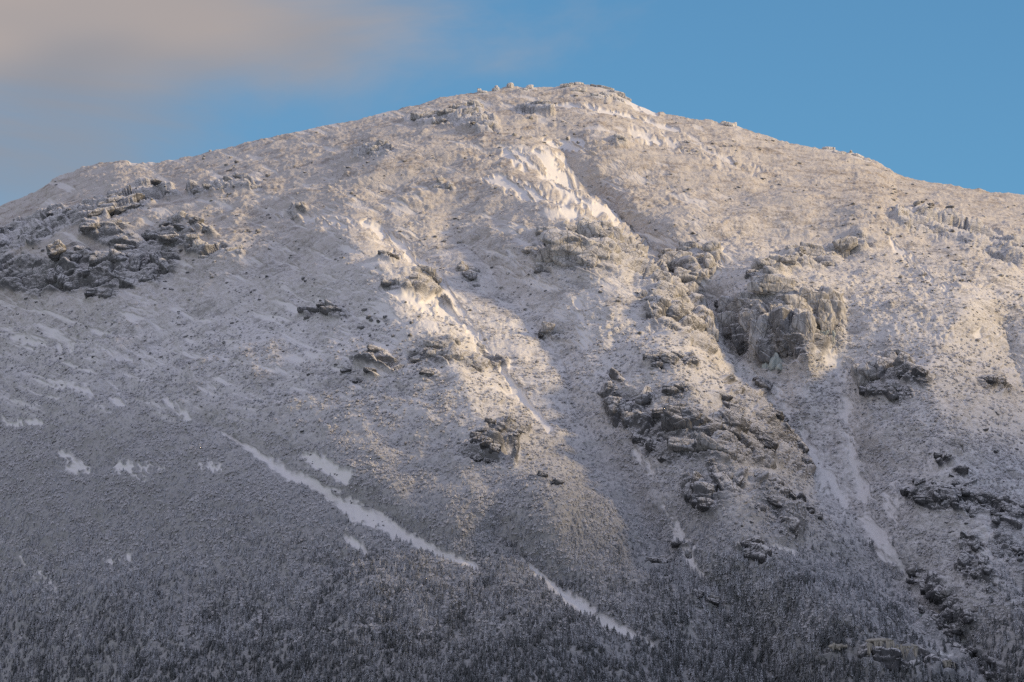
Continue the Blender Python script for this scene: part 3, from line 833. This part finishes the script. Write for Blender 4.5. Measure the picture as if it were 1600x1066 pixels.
def rock_mat(name, lo, hi, frost, fr_lo=0.30, fr_hi=0.62):
    """granite under rime: frost = how much of the steep faces is frosted over"""
    m, k, b = new_mat(name)
    pos = k.new('ShaderNodeNewGeometry').outputs['Position']
    nz = k.new('ShaderNodeSeparateXYZ')
    n_s = k.noise(pos, 0.9, 4, 0.65)
    n_m = k.noise(k.mapping(pos, scale=(1, 1, 0.5)), 0.12, 4, 0.6, 0.4)
    crack = k.new('ShaderNodeTexVoronoi', feature='DISTANCE_TO_EDGE')
    k.l.new(k.mapping(pos, rot=(0.2, 0.5, 0.1), scale=(0.11, 0.11, 0.06)), crack.inputs['Vector'])
    crack.inputs['Scale'].default_value = 1.0
    ck = k.rng(crack.outputs[0], 0.0, 0.035, 0, 1)
    n_v = k.noise(k.mapping(pos, scale=(1, 1, 0.22)), 0.55, 4, 0.7, 0.3)
    h = k.math('ADD', k.math('MULTIPLY', n_s, 0.25), k.math('ADD', k.math('MULTIPLY', n_m, 2.2), k.math('ADD', k.math('MULTIPLY', ck, 0.8), k.math('MULTIPLY', n_v, 0.6))))
    bn = bump(k, b, h, 0.9, 1.5)
    k.l.new(bn, nz.inputs[0])
    stone = k.mix(n_m, rgb(*lo), rgb(*hi))
    up = k.math('ADD', nz.outputs[2], k.math('MULTIPLY', k.math('SUBTRACT', n_s, 0.5), 0.7))
    cap = k.rng(up, fr_lo, fr_hi)
    film = k.math('MULTIPLY', k.rng(k.math('ADD', k.math('MULTIPLY', n_v, 0.6), k.math('MULTIPLY', n_m, 0.6)), 0.52, 0.70), frost)
    film = k.math('ADD', film, frost * 0.35, clamp=True)
    pz = k.new('ShaderNodeSeparateXYZ')
    k.l.new(pos, pz.inputs[0])
    film = k.math('MULTIPLY', film, k.rng(pz.outputs[2], 420, 660, 0.55, 1.3), clamp=True)
    cov = k.math('MAXIMUM', cap, film)
    k.l.new(k.mix(cov, stone, rgb(0.68, 0.675, 0.67)), b.inputs['Base Color'])
    return m


def plant_mat(name, needle, twig, cover, snow_col, grain=0.5, low=0.0):
    """needles under rime; rime colour cut low down to paint in shade (low = how much)"""
    m, k, b = new_mat(name)
    geo = k.new('ShaderNodeNewGeometry')
    pos = geo.outputs['Position']
    nz = k.new('ShaderNodeSeparateXYZ')
    k.l.new(geo.outputs['Normal'], nz.inputs[0])
    pz = k.new('ShaderNodeSeparateXYZ')
    k.l.new(pos, pz.inputs[0])
    n = k.noise(pos, 0.7, 2, 0.6)
    big = k.noise(pos, 0.035, 4, 0.65)
    rnd = k.new('ShaderNodeObjectInfo').outputs['Random']
    up = k.math('ADD', k.math('ABSOLUTE', nz.outputs[2]), k.math('MULTIPLY', k.math('SUBTRACT', n, 0.5), grain))
    up = k.math('ADD', up, k.math('MULTIPLY', k.math('SUBTRACT', big, 0.5), 0.9))
    up = k.math('ADD', up, k.math('MULTIPLY', k.math('SUBTRACT', rnd, 0.5), 0.35))
    up = k.math('SUBTRACT', up, k.rng(pz.outputs[2], 265, 470, low, 0.0, False))  # shade painted into the trees: darker colour towards the foot of the mountain
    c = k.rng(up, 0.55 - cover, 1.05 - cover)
    dark = k.mix(n, rgb(*needle), rgb(*twig))
    k.l.new(k.mix(c, dark, rgb(*snow_col)), b.inputs['Base Color'])
    b.inputs['Roughness'].default_value = 0.9
    return m


def plain_mat(name, col, rough=0.6, scale=0.5, var=0.25):
    m, k, b = new_mat(name)
    pos = k.new('ShaderNodeNewGeometry').outputs['Position']
    n = k.noise(pos, scale, 4, 0.6)
    k.l.new(k.mix(n, rgb(*[c * (1 - var) for c in col]), rgb(*[min(1, c * (1 + var)) for c in col])), b.inputs['Base Color'])
    b.inputs['Roughness'].default_value = rough
    bump(k, b, n, 0.5, 0.5)
    return m


M_TERR = terrain_mat()
M_ROCK = {
    'plastered': rock_mat('snow_plastered_granite', (0.22, 0.21, 0.20), (0.36, 0.34, 0.32), 0.95, 0.1, 0.4),
    'rimed': rock_mat('rimed_granite', (0.11, 0.11, 0.112), (0.25, 0.245, 0.24), 0.42, 0.38, 0.72),
    'grey': rock_mat('grey_granite', (0.055, 0.057, 0.064), (0.14, 0.143, 0.15), 0.13, 0.36, 0.64),
    'dark': rock_mat('dark_granite', (0.034, 0.036, 0.041), (0.10, 0.102, 0.107), 0.06, 0.40, 0.70),
}
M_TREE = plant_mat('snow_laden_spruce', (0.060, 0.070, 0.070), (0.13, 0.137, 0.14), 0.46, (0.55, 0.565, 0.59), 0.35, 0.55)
M_SHRUB = plant_mat('rimed_scrub', (0.12, 0.12, 0.12), (0.27, 0.265, 0.265), 0.42, (0.72, 0.72, 0.725))
M_BARK = plain_mat('spruce_bark', (0.09, 0.075, 0.065), 0.9, 3.0)
M_ICE = plain_mat('blue_green_ice', (0.43, 0.48, 0.465), 0.35, 0.5, 0.2)
M_ICE_Y = plain_mat('yellowed_ice', (0.40, 0.375, 0.32), 0.4, 0.5, 0.4)

mountain = tag(obj('mountain', TERR_ME, M_TERR), 'broad snow covered mountain rising to a rounded rocky summit', 'mountain', kind='structure')


def shade_ridge():  # unseen ridge added to keep the sun off the lower slopes
    d = Vector((TO_SUN.x, TO_SUN.y, 0)).normalized()
    s_ = Vector((-d.y, d.x, 0))
    base = Vector((0, 3700, 0)) + d * 2200
    nu, nv = 120, 60
    uu, vv = np.meshgrid(np.linspace(-1, 1, nu), np.linspace(-1, 1, nv))
    x = base.x + s_.x * (uu * 1700 + 600) + d.x * vv * 1050
    y = base.y + s_.y * (uu * 1700 + 600) + d.y * vv * 1050
    top = RIDGE_TOP * (1 - np.abs(uu) ** 6) + 40
    z = top * np.clip(1 - np.abs(vv) ** 1.15, 0, 1) - 40
    p = np.stack([x, y, z], -1)
    p[..., 2] += fbm(p, 320, 4, 201) * 60 * np.clip(1.2 - np.abs(vv), 0, 1)
    i = np.arange(nu * nv).reshape(nv, nu)
    f = np.stack([i[:-1, :-1], i[:-1, 1:], i[1:, 1:], i[1:, :-1]], -1).reshape(-1, 4)
    o = obj('shade_hill', mesh_from('shade_hill', p.reshape(-1, 3), f), M_TERR)
    tag(o, 'unseen ridge added on the right to shade the lower slopes', 'shade_hill', kind='structure')


RIDGE_TOP = 1160.0
shade_ridge()


# ------------------------------------------------------------------ rocks
def ico(level):
    bm = bmesh.new()
    bmesh.ops.create_icosphere(bm, subdivisions=level, radius=1.0)
    v = np.array([q.co[:] for q in bm.verts], dtype=np.float64)
    f = np.array([[q.index for q in t.verts] for t in bm.faces], dtype=np.int32)
    bm.free()
    return v, f


ICO = {lv: ico(lv) for lv in (2, 3, 4, 5)}


def rock_shape(size, level, seed, facets=9, hard=26.0, rough=0.07):
    """a jointed block: a polyhedron of random planes split by joints and roughened; size = half extents (x, y, z)"""
    r = np.random.default_rng(seed)
    v, f = ICO[level]
    n = r.normal(size=(facets, 3))
    n = np.concatenate([n, np.eye(3), -np.eye(3)])
    n /= np.linalg.norm(n, axis=1, keepdims=True)
    dist = np.concatenate([r.uniform(0.68, 1.0, facets), r.uniform(0.78, 0.95, 6)])
    dots = np.clip(v @ n.T, 0.02, None) / dist
    rad = 1.0 / (np.sum(dots ** hard, axis=1) ** (1.0 / hard))
    p = v * rad[:, None]
    size = np.asarray(size, float)
    real = p * size
    s = float(np.mean(size))
    q = real + r.uniform(-500, 500, 3)
    d = fbm(q, s * 0.9, 4, 51) * rough * 1.5 + fbm(q, s * 0.30, 4, 57, ridged=True) * rough * 0.6
    if level >= 4:
        # joints: the block is split into cells, each set a little in or out, with a groove between
        k = int(np.clip(s * 1.3, 5, 14))
        lim = np.max(size)
        pts = r.uniform(-1, 1, (k, 3)) * size
        w = real + (np.stack([perlin(q, s * 0.5, 61), perlin(q, s * 0.5, 63), perlin(q, s * 0.5, 65)], -1)) * s * 0.35
        st = np.array([0.75, 1.0, 1.5])
        dd = np.sqrt((((w[:, None, :] - pts[None]) * st) ** 2).sum(-1))
        o = np.sort(dd, axis=1)
        gap = (o[:, 1] - o[:, 0]) / s
        step = r.uniform(-0.2, 0.1, k)[np.argmin(dd, axis=1)]
        d += step * sstep(gap, 0.0, 0.12) - 0.17 * (1 - sstep(gap, 0.0, 0.09))
    p = p + v * d[:, None]
    return p * size, f


MPP = lambda depth: PXA * depth     # metres per photo pixel


def place_block(name, px, py, w, h, ang, mat, parent, seed, level=4, out=-0.26, deep=0.7, facets=9, hard=26.0, lean=0.5, origin=None):
    """a rock seen about w x h photo pixels large, its long side turned ang degrees clockwise in the view"""
    P, N, _ = on_slope([px], [py])
    P, N = P[0], N[0]
    mp = MPP(P[1])
    hx, hz = w * mp / 2, h * mp / 2
    hy = deep * (hx * hz) ** 0.5 * 1.15
    v, f = rock_shape((hx, hy, hz), level, seed, facets, hard)
    a = math.radians(ang)
    c, s = math.cos(a), math.sin(a)
    R = np.array([[c, 0, s], [0, 1, 0], [-s, 0, c]])
    v = v @ R.T
    # lie back with the slope
    cl, sl = math.cos(lean), math.sin(lean)
    v = v @ np.array([[1, 0, 0], [0, cl, sl], [0, -sl, cl]]).T
    ctr = P + np.array([0, -1, 0.25]) * hy * out
    o0 = np.zeros(3) if origin is None else origin
    me = mesh_from(name, v + (ctr - o0), f)
    return obj(name, me, M_ROCK[mat], parent), ctr


_seed = [100]


def crag(label, blocks, mat='grey', cat='crag', name='crag', group='rock outcrops on the mountainside', lean=0.5, deep=0.7, out=-0.26, hard=26.0):
    """blocks: (px, py, w, h, angle[, material])"""
    cx = sum(b[0] for b in blocks) / len(blocks)
    cy = sum(b[1] for b in blocks) / len(blocks)
    P, N, _ = on_slope([cx], [cy])
    root = bpy.data.objects.new(name, None)
    root.location = P[0]
    root.empty_display_size = 5
    COL.objects.link(root)
    tag(root, label, cat, group)
    for b in blocks:
        _seed[0] += 1
        px, py, w, h, ang = b[:5]
        m = b[5] if len(b) > 5 else mat
        big = max(w, h)
        lv = 5 if big > 46 else (4 if big > 15 else 3)
        place_block('rock_block', px, py, w * 1.26, h * 1.26, ang, m, root, _seed[0], lv, deep=deep, lean=lean, out=out, hard=hard, origin=P[0])
    return root


ROOTS = [crag(a, b, c, **kw) for a, b, c, kw in CRAGS]

# ------------------------------------------------------------------ ice on the cliffs (each piece belongs to its cliff)
def icicles(root, mat, spots, seed):
    """ragged curtain of tapering icicles; spots: (px, py, width, length) in photo pixels"""
    r = random.Random(seed)
    o0 = np.array(root.location)
    for px, py, w, ln in spots:
        V, F = [], []
        P, N, _ = on_slope([px], [py])
        mp = MPP(P[0][1])
        base = P[0] + np.array([0, -1, 0.2]) * 9.0
        nn = max(3, int(w / 1.5))
        for q in range(nn):
            cx = base[0] + r.uniform(-0.5, 0.5) * w * mp
            L = ln * mp * (0.25 + 0.8 * r.random() ** 1.5)
            rad = r.uniform(0.45, 1.3)
            cy, cz = base[1] + r.uniform(-1.5, 1.5), base[2] + r.uniform(-1.5, 1.5)
            ph = r.uniform(0, 6)
            k0 = len(V)
            rings = 8
            for i in range(rings):
                t = i / (rings - 1)
                rr = rad * (1 - t) ** 0.8 * (1 + 0.35 * math.sin(7 * t + ph)) + 0.04
                for z in range(7):
                    a = z * math.pi * 2 / 7
                    V.append((cx + rr * math.cos(a) * 1.2 + 0.3 * math.sin(5 * t + ph), cy + rr * math.sin(a), cz - L * t))
            for i in range(rings - 1):
                for z in range(7):
                    z2 = (z + 1) % 7
                    F.append((k0 + i * 7 + z, k0 + i * 7 + z2, k0 + (i + 1) * 7 + z2, k0 + (i + 1) * 7 + z))
        me = mesh_from('icicles', np.array(V) - o0, F)
        obj('icicles', me, mat, root)


def ice_bulge(root, mat, px, py, w, h, seed, name='ice_bulge', cone=0.0, out=3.0):
    """frozen seep swelling from the rock; cone = 1 narrows it to a peak"""
    P, N, _ = on_slope([px], [py])
    P = P[0]
    mp = MPP(P[1])
    v, f = ICO[4]
    t = (v[:, 2] + 1) / 2
    wid = (1 - cone) + cone * (1.25 - 1.15 * t)
    q = v * np.array([w * mp / 2, w * mp * 0.3, h * mp / 2])
    q[:, 0] *= wid
    q[:, 1] *= wid
    qq = q + seed * 31.0
    st = np.stack([qq[:, 0], qq[:, 1], qq[:, 2] * 0.25], -1)
    q += v * (fbm(st, 4.0, 4, 81) * 0.6 * min(w, h) * mp * 0.5)[:, None]
    ctr = P + np.array([0, -1, 0.2]) * out
    obj(name, mesh_from(name, q + ctr - np.array(root.location), f), mat, root)


icicles(ROOTS[ice1], M_ICE_Y, [(1366, 1018, 24, 26), (1384, 1018, 14, 30), (1400, 1024, 18, 22), (1418, 1030, 18, 20), (1448, 1040, 18, 26), (1474, 1046, 22, 18)], 1)
ice_bulge(ROOTS[ice1], M_ICE_Y, 1372, 1010, 44, 9, 2, 'ice_sheet')
ice_bulge(ROOTS[ice1], M_ICE_Y, 1415, 1020, 30, 10, 3, 'ice_sheet')
icicles(ROOTS[ice2], M_ICE, [(1444, 968, 16, 22), (1460, 978, 18, 16), (1474, 986, 14, 12)], 5)
ice_bulge(ROOTS[ice2], M_ICE_Y, 1452, 964, 30, 8, 6, 'ice_sheet')
ice_bulge(ROOTS[ice3], M_ICE_Y, 1312, 1017, 30, 8, 7, 'ice_sheet', out=3.0)
icicles(ROOTS[ice3], M_ICE_Y, [(1314, 1018, 22, 9)], 12)
ice_bulge(ROOTS[3], M_ICE, 1207, 564, 28, 30, 8, cone=0.85, out=0.5)
ice_bulge(ROOTS[3], M_ICE, 1196, 570, 20, 18, 18, cone=0.6, out=0.5)
ice_bulge(ROOTS[3], M_ICE, 1218, 571, 18, 14, 19, cone=0.6, out=0.0)
icicles(ROOTS[3], M_ICE, [(1284, 526, 14, 14), (1296, 530, 10, 18)], 9)


# ------------------------------------------------------------------ loose boulders
def make_boulders():
    shapes = []
    for q in range(9):
        v, f = rock_shape((1.0, 0.85, 0.62), 3, 900 + q, 9, 9.0, 0.09)
        shapes.append((v, f))
    meshes = {}
    for mk in ('rimed', 'grey', 'dark'):
        for q, (v, f) in enumerate(shapes):
            me = mesh_from('boulder', v, f)
            me.materials.append(M_ROCK[mk])
            meshes[mk, q] = me
    # windows of the slope, each with its own label; (x0, x1, y0, y1, count, min, max size in photo px, material)
    zones = [
        ('frosted boulder half buried on the pale upper left slope', 'boulders on the upper left slope', (300, 700, 230, 330), 36, 4, 9, 'rimed'),
        ('small grey stone in the scrubby snow of the left slope', 'stones in the left slope snow', (250, 600, 430, 600), 34, 4, 9, 'grey'),
        ('dark stone lying in the snow below the left shoulder', 'stones below the left shoulder', (0, 240, 480, 600), 30, 3, 8, 'dark'),
        ('snow dusted stone on the crest of the left buttress', 'stones on the left buttress', (560, 740, 470, 560), 30, 5, 12, 'grey'),
        ('frosted boulder on the slope right of the snow gully', 'boulders right of the snow gully', (1000, 1330, 215, 340), 30, 4, 10, 'rimed'),
        ('frosted boulder on the far right upper slope', 'boulders on the far right slope', (1380, 1600, 320, 440), 36, 6, 15, 'rimed'),
        ('pale boulder on the slope below the summit snowfield', 'boulders below the summit', (740, 960, 185, 245), 24, 4, 10, 'rimed'),
        ('grey boulder strewn over the flank of the central rib', 'boulders on the central rib flank', (1150, 1290, 720, 880), 22, 4, 11, 'grey'),
        ('dark boulder poking from snow on the right wall of the bowl', 'boulders on the bowl wall', (1440, 1600, 640, 900), 34, 4, 11, 'dark'),
        ('dark stone scattered on the snow patch beside the upper chute', 'stones on the chute snow patch', (470, 600, 705, 815), 24, 2, 4.5, 'dark'),
    ]
    r = random.Random(5)
    first = {}
    for label, group, (x0, x1, y0, y1), n, smin, smax, mk in zones:
        for _ in range(n):
            px, py = r.uniform(x0, x1), r.uniform(y0, y1)
            if 'chute' in label:
                py = 712 + (px - 470) * 0.78 + r.uniform(-14, 14)
            P, N, _s = on_slope([px], [py])
            P = P[0]
            size = (smin + (smax - smin) * r.random() ** 2.2) * MPP(P[1]) / 2
            o = bpy.data.objects.new('boulder', meshes[mk if r.random() < 0.75 else 'grey', r.randrange(9)])
            o.location = (P[0], P[1] - size * 0.15, P[2] + size * 0.12)
            o.scale = (size * r.uniform(0.9, 1.25), size * r.uniform(0.8, 1.1), size * r.uniform(0.7, 1.2))
            o.rotation_euler = (r.uniform(-0.3, 0.3), math.radians(r.uniform(-10, 35)), r.uniform(0, 6.28))
            COL.objects.link(o)
            tag(o, label, 'boulder', group)
    return meshes


BOULDER_ME = make_boulders()


# ------------------------------------------------------------------ trees and scrub
def spruce_mesh(seed, tiers=8, arms=7, width=0.26):
    """snow-laden spruce of height 1: drooping ragged skirts around the stem; returns crown and trunk arrays"""
    r = random.Random(seed)
    V, F = [], []
    for k in range(tiers):
        t = k / tiers
        z = 0.08 + 0.86 * t
        rad = width * (1 - t) ** 0.85 * r.uniform(0.85, 1.12) + 0.02
        hgt = 0.86 / tiers * 1.9
        m = max(5, int(arms * (1 - 0.4 * t)))
        off = r.uniform(0, 6.28)
        k0 = len(V)
        V.append((r.uniform(-.01, .01), r.uniform(-.01, .01), z + hgt))
        for s in range(2 * m):
            a = off + s * math.pi / m + r.uniform(-0.12, 0.12)
            tip = s % 2 == 0
            rr = rad * (r.uniform(0.8, 1.2) if tip else r.uniform(0.35, 0.6))
            zz = z - (rad * 0.35 * r.uniform(0.4, 1.2) if tip else -hgt * 0.25)
            V.append((rr * math.cos(a), rr * math.sin(a), zz))
        for s in range(2 * m):
            F.append((k0, k0 + 1 + s, k0 + 1 + (s + 1) % (2 * m)))
    T, TF = [], []
    for i, (z, rr) in enumerate(((0.0, 0.028), (0.5, 0.016), (0.99, 0.004))):
        for s in range(6):
            T.append((rr * math.cos(s * 1.047), rr * math.sin(s * 1.047), z))
    for i in range(2):
        for s in range(6):
            s2 = (s + 1) % 6
            TF.append((i * 6 + s, i * 6 + s2, (i + 1) * 6 + s2))
            TF.append((i * 6 + s, (i + 1) * 6 + s2, (i + 1) * 6 + s))
    return (np.array(V), np.array(F)), (np.array(T), np.array(TF))


def shrub_mesh(seed, n=34):
    """wind-clipped krummholz: a low spray of short rimed twig tufts"""
    r = random.Random(seed)
    V, F = [], []
    for q in range(n):
        a, rr = r.uniform(0, 6.28), 0.75 * math.sqrt(r.random())
        x, y = rr * math.cos(a), rr * math.sin(a) * 0.8
        top = (1 - rr * rr) * r.uniform(0.45, 1.0) + 0.1
        lean = (r.uniform(-.25, .25), r.uniform(-.25, .25))
        w = r.uniform(0.10, 0.2)
        k0 = len(V)
        b = r.uniform(0, 6.28)
        for s in range(3):
            V.append((x + w * math.cos(b + s * 2.094), y + w * math.sin(b + s * 2.094), max(0, top - 0.5) * 0.6))
        V.append((x + lean[0], y + lean[1], top))
        F += [(k0, k0 + 1, k0 + 3), (k0 + 1, k0 + 2, k0 + 3), (k0 + 2, k0, k0 + 3)]
    return np.array(V), np.array(F)


SPRUCE = [spruce_mesh(40 + q, 5 + q % 3, 6 + q % 2, 0.30 + 0.04 * (q % 4)) for q in range(7)]
CROWN_ME, TRUNK_ME, WHOLE_OB, SHRUB_OB, STONE_OB = [], [], [], [], []
for (cv, cf), (tv, tf) in SPRUCE:
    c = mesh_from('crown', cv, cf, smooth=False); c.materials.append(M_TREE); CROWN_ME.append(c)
    t = mesh_from('trunk', tv, tf); t.materials.append(M_BARK); TRUNK_ME.append(t)
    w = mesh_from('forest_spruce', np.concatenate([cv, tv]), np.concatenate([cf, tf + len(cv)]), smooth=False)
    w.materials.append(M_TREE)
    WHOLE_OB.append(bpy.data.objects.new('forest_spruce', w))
for q in range(6):
    v, f = shrub_mesh(70 + q)
    s = mesh_from('scrub_clump', v, f, smooth=False); s.materials.append(M_SHRUB)
    SHRUB_OB.append(bpy.data.objects.new('scrub_clump', s))
for q in range(5):
    v, f = rock_shape((1.0, 0.8, 0.6), 2, 970 + q, 8, 10.0, 0.1)
    s = mesh_from('loose_stone', v, f, smooth=False)
    s.materials.append(M_ROCK['rimed' if q < 3 else 'grey'])
    STONE_OB.append(bpy.data.objects.new('loose_stone', s))


def scatter_object(name, pts, scales, rots, variants, label, cat):
    """ONE object of stuff: copies of a few shapes set on points by geometry nodes"""
    me = bpy.data.meshes.new(name)
    me.vertices.add(len(pts))
    me.vertices.foreach_set('co', np.asarray(pts, np.float32).ravel())
    a = me.attributes.new('size', 'FLOAT_VECTOR', 'POINT'); a.data.foreach_set('vector', np.asarray(scales, np.float32).ravel())
    a = me.attributes.new('turn', 'FLOAT_VECTOR', 'POINT'); a.data.foreach_set('vector', np.asarray(rots, np.float32).ravel())
    a = me.attributes.new('pick', 'INT', 'POINT'); a.data.foreach_set('value', rng.integers(0, len(variants), len(pts)).astype(np.int32))
    o = obj(name, me)
    tag(o, label, cat, kind='stuff')
    g = bpy.data.node_groups.new(name + '_scatter', 'GeometryNodeTree')
    g.interface.new_socket('Geometry', in_out='INPUT', socket_type='NodeSocketGeometry')
    g.interface.new_socket('Geometry', in_out='OUTPUT', socket_type='NodeSocketGeometry')
    k = Nodes(g)
    gi, go = k.new('NodeGroupInput'), k.new('NodeGroupOutput')
    jn = k.new('GeometryNodeGeometryToInstance')
    for v in reversed(variants):
        oi = k.new('GeometryNodeObjectInfo')
        oi.inputs['Object'].default_value = v
        k.l.new(oi.outputs['Geometry'], jn.inputs[0])
    ip = k.new('GeometryNodeInstanceOnPoints')
    k.l.new(gi.outputs[0], ip.inputs['Points'])
    k.l.new(jn.outputs[0], ip.inputs['Instance'])
    ip.inputs['Pick Instance'].default_value = True

    def attr(nm, ty):
        n = k.new('GeometryNodeInputNamedAttribute', data_type=ty)
        n.inputs['Name'].default_value = nm
        return [q for q in n.outputs if q.enabled and q.name == 'Attribute'][0]
    k.l.new(attr('pick', 'INT'), ip.inputs['Instance Index'])
    k.l.new(attr('size', 'FLOAT_VECTOR'), ip.inputs['Scale'])
    e2r = k.new('FunctionNodeEulerToRotation')
    k.l.new(attr('turn', 'FLOAT_VECTOR'), e2r.inputs[0])
    k.l.new(e2r.outputs[0], ip.inputs['Rotation'])
    k.l.new(ip.outputs[0], go.inputs[0])
    md = o.modifiers.new('scatter', 'NODES')
    md.node_group = g
    return o


def tree_field():
    n = 260000
    px = rng.uniform(-60, 1660, n)
    py = rng.uniform(520, 1120, n)
    dens = forest_cover(px, py)
    dens *= 0.75 + 0.5 * np.clip(clump(px, py, 40, 91) * 2 + 0.5, 0, 1)
    P, N, s = on_slope(px, py)
    dens *= np.clip(1 - 1.6 * s, 0, 1)
    for x0, y0, rx, ry in ((1385, 1030, 75, 17), (1460, 985, 40, 28), (1480, 940, 50, 60), (1190, 868, 30, 22), (1485, 1035, 25, 18), (1108, 958, 16, 8), (1030, 878, 24, 10)):
        dens *= sstep(np.hypot((px - x0) / rx, (py - y0) / ry), 0.7, 1.1)
    keep = rng.random(n) < dens * 0.25
    px, py, P = px[keep], py[keep], P[keep]
    tall = 2.3 + 3.4 * sstep(py, 700, 1020) + 1.8 * np.exp(-((px - 1170) / 110) ** 2) * sstep(py, 840, 900)
    hgt = tall * (0.5 + 0.85 * rng.random(len(px)) ** 1.6)
    return px, py, P, hgt


def shrub_field():
    n = 330000
    px = rng.uniform(-60, 1660, n)
    sk = sky_line(px)
    py = sk + (1000 - sk) * rng.random(n)
    P, N, s = on_slope(px, py)
    d = py - sk
    base = 0.16 * sstep(d, 60, 300) + 0.55 * sstep(py, 400, 560) + 0.35 * sstep(py, 560, 700)
    ax, ay = px * 0.96 + py * 0.29, -px * 0.29 + py * 0.96
    th = clump(ax / 3.2, ay, 15, 95) * 2.6 + clump(px, py, 70, 93) * 1.6 + 0.5 + clump(px, py, 9, 97) * 1.0
    base *= 0.12 + 1.2 * np.clip(th, 0, 1)
    base = np.where((px > 1300) & (py > 380), np.maximum(base, 0.2 + 0.5 * np.clip(th, 0, 1)), base)
    base = np.where((px > 820) & (px < 1320) & (py > 420), np.maximum(base, 0.25 + 0.5 * np.clip(th, 0, 1)), base)
    base *= np.clip(1 - 1.9 * s, 0, 1)
    # bare stony ground on the left shoulder
    base *= sstep(np.hypot((px - 150) / 230, (py - 380) / 110), 0.7, 1.1)
    keep = rng.random(n) < base * 0.34
    px, py, P = px[keep], py[keep], P[keep]
    size = (0.8 + 0.75 * sstep(py, 350, 650)) * (0.55 + 1.0 * rng.random(len(px)) ** 2.0)
    return P, size


def stone_field():
    n = 60000
    px = rng.uniform(-60, 1660, n)
    sk = sky_line(px)
    py = sk + 2 + (760 - sk) * rng.random(n)
    P, N, s = on_slope(px, py)
    ax, ay = px * 0.94 + py * 0.34, -px * 0.34 + py * 0.94
    q = np.clip(clump(ax / 2.4, ay, 30, 99) * 3.4 + 0.15 + clump(px, py, 12, 101) * 1.6, 0, 1)
    w = q * (1 - 0.8 * sstep(py, 420, 700)) * np.clip(1 - 1.2 * s, 0, 1)
    keep = rng.random(n) < w * 0.26
    P = P[keep]
    return P, 0.5 + 2.0 * rng.random(len(P)) ** 4


TX, TY, TPOS, TH = tree_field()
# the 300 trees that show largest stand as things of their own
inframe = (TX > 2) & (TX < 1598) & (TY < 1062) & (TY > 700)
rank = np.argsort(-(TH * inframe))
own = rank[:290]
rest = np.setdiff1d(np.arange(len(TX)), own)
rest = rest[(TX[rest] > -60)]


def tree_label(x, y):
    if 1040 < x < 1290:
        return 'tall snow laden spruce in the gully forest below the dark angular crag', 'spruces of the gully forest'
    if x >= 1290:
        return 'snow laden spruce at the foot of the icicle cliffs', 'spruces under the icicle cliffs'
    if y > 1030:
        return 'tall frosted spruce in the lowest rank of the forest', 'spruces in the lowest rank'
    if x < 560:
        return 'tall frosted spruce rising from the dark left forest', 'spruces of the left forest'
    return 'tall frosted spruce rising from the forest below the snow chutes', 'spruces below the chutes'


for i in own:
    q = int(rng.integers(0, 7))
    t = bpy.data.objects.new('spruce_tree', None)
    t.empty_display_size = 1
    COL.objects.link(t)
    t.location = TPOS[i] - np.array([0, 0, 0.2])
    t.rotation_euler = (rng.uniform(-.05, .05), rng.uniform(-.05, .05), rng.uniform(0, 6.28))
    hh = float(TH[i])
    t.scale = (hh * rng.uniform(0.9, 1.15), hh * rng.uniform(0.9, 1.15), hh)
    lab, grp = tree_label(TX[i], TY[i])
    tag(t, lab, 'tree', grp)
    for nm, me in (('trunk', TRUNK_ME[q]), ('crown', CROWN_ME[q])):
        c = bpy.data.objects.new(nm, me)
        c.parent = t
        COL.objects.link(c)

n = len(rest)
th = TH[rest][:, None]
scatter_object('spruce_forest', TPOS[rest] - np.array([0, 0, 0.2]), th * np.concatenate([rng.uniform(0.85, 1.25, (n, 2)), np.ones((n, 1))], 1),
               np.concatenate([rng.uniform(-.07, .07, (n, 2)), rng.uniform(0, 6.28, (n, 1))], 1), WHOLE_OB,
               'dense frosted spruce forest covering the lower slopes', 'forest')
SP, SS = shrub_field()
n = len(SP)
scatter_object('frosted_scrub', SP - np.array([0, 0, 0.1]), SS[:, None] * np.concatenate([rng.uniform(0.8, 1.3, (n, 2)), rng.uniform(0.9, 1.7, (n, 1))], 1),
               np.concatenate([rng.uniform(0.0, .35, (n, 1)), rng.uniform(-.2, .2, (n, 1)), rng.uniform(0, 6.28, (n, 1))], 1), SHRUB_OB,
               'low rime covered scrub growing over the middle and upper slopes', 'scrub')
QP, QS = stone_field()
n = len(QP)
scatter_object('loose_stones', QP, QS[:, None] * np.concatenate([rng.uniform(0.8, 1.4, (n, 2)), rng.uniform(0.7, 1.2, (n, 1))], 1),
               np.concatenate([rng.uniform(-.3, .3, (n, 2)), rng.uniform(0, 6.28, (n, 1))], 1), STONE_OB,
               'frosted stones strewn over the upper slopes', 'stones')
print('COUNTS trees', len(TX), 'shrubs', len(SP), 'stones', len(QP))
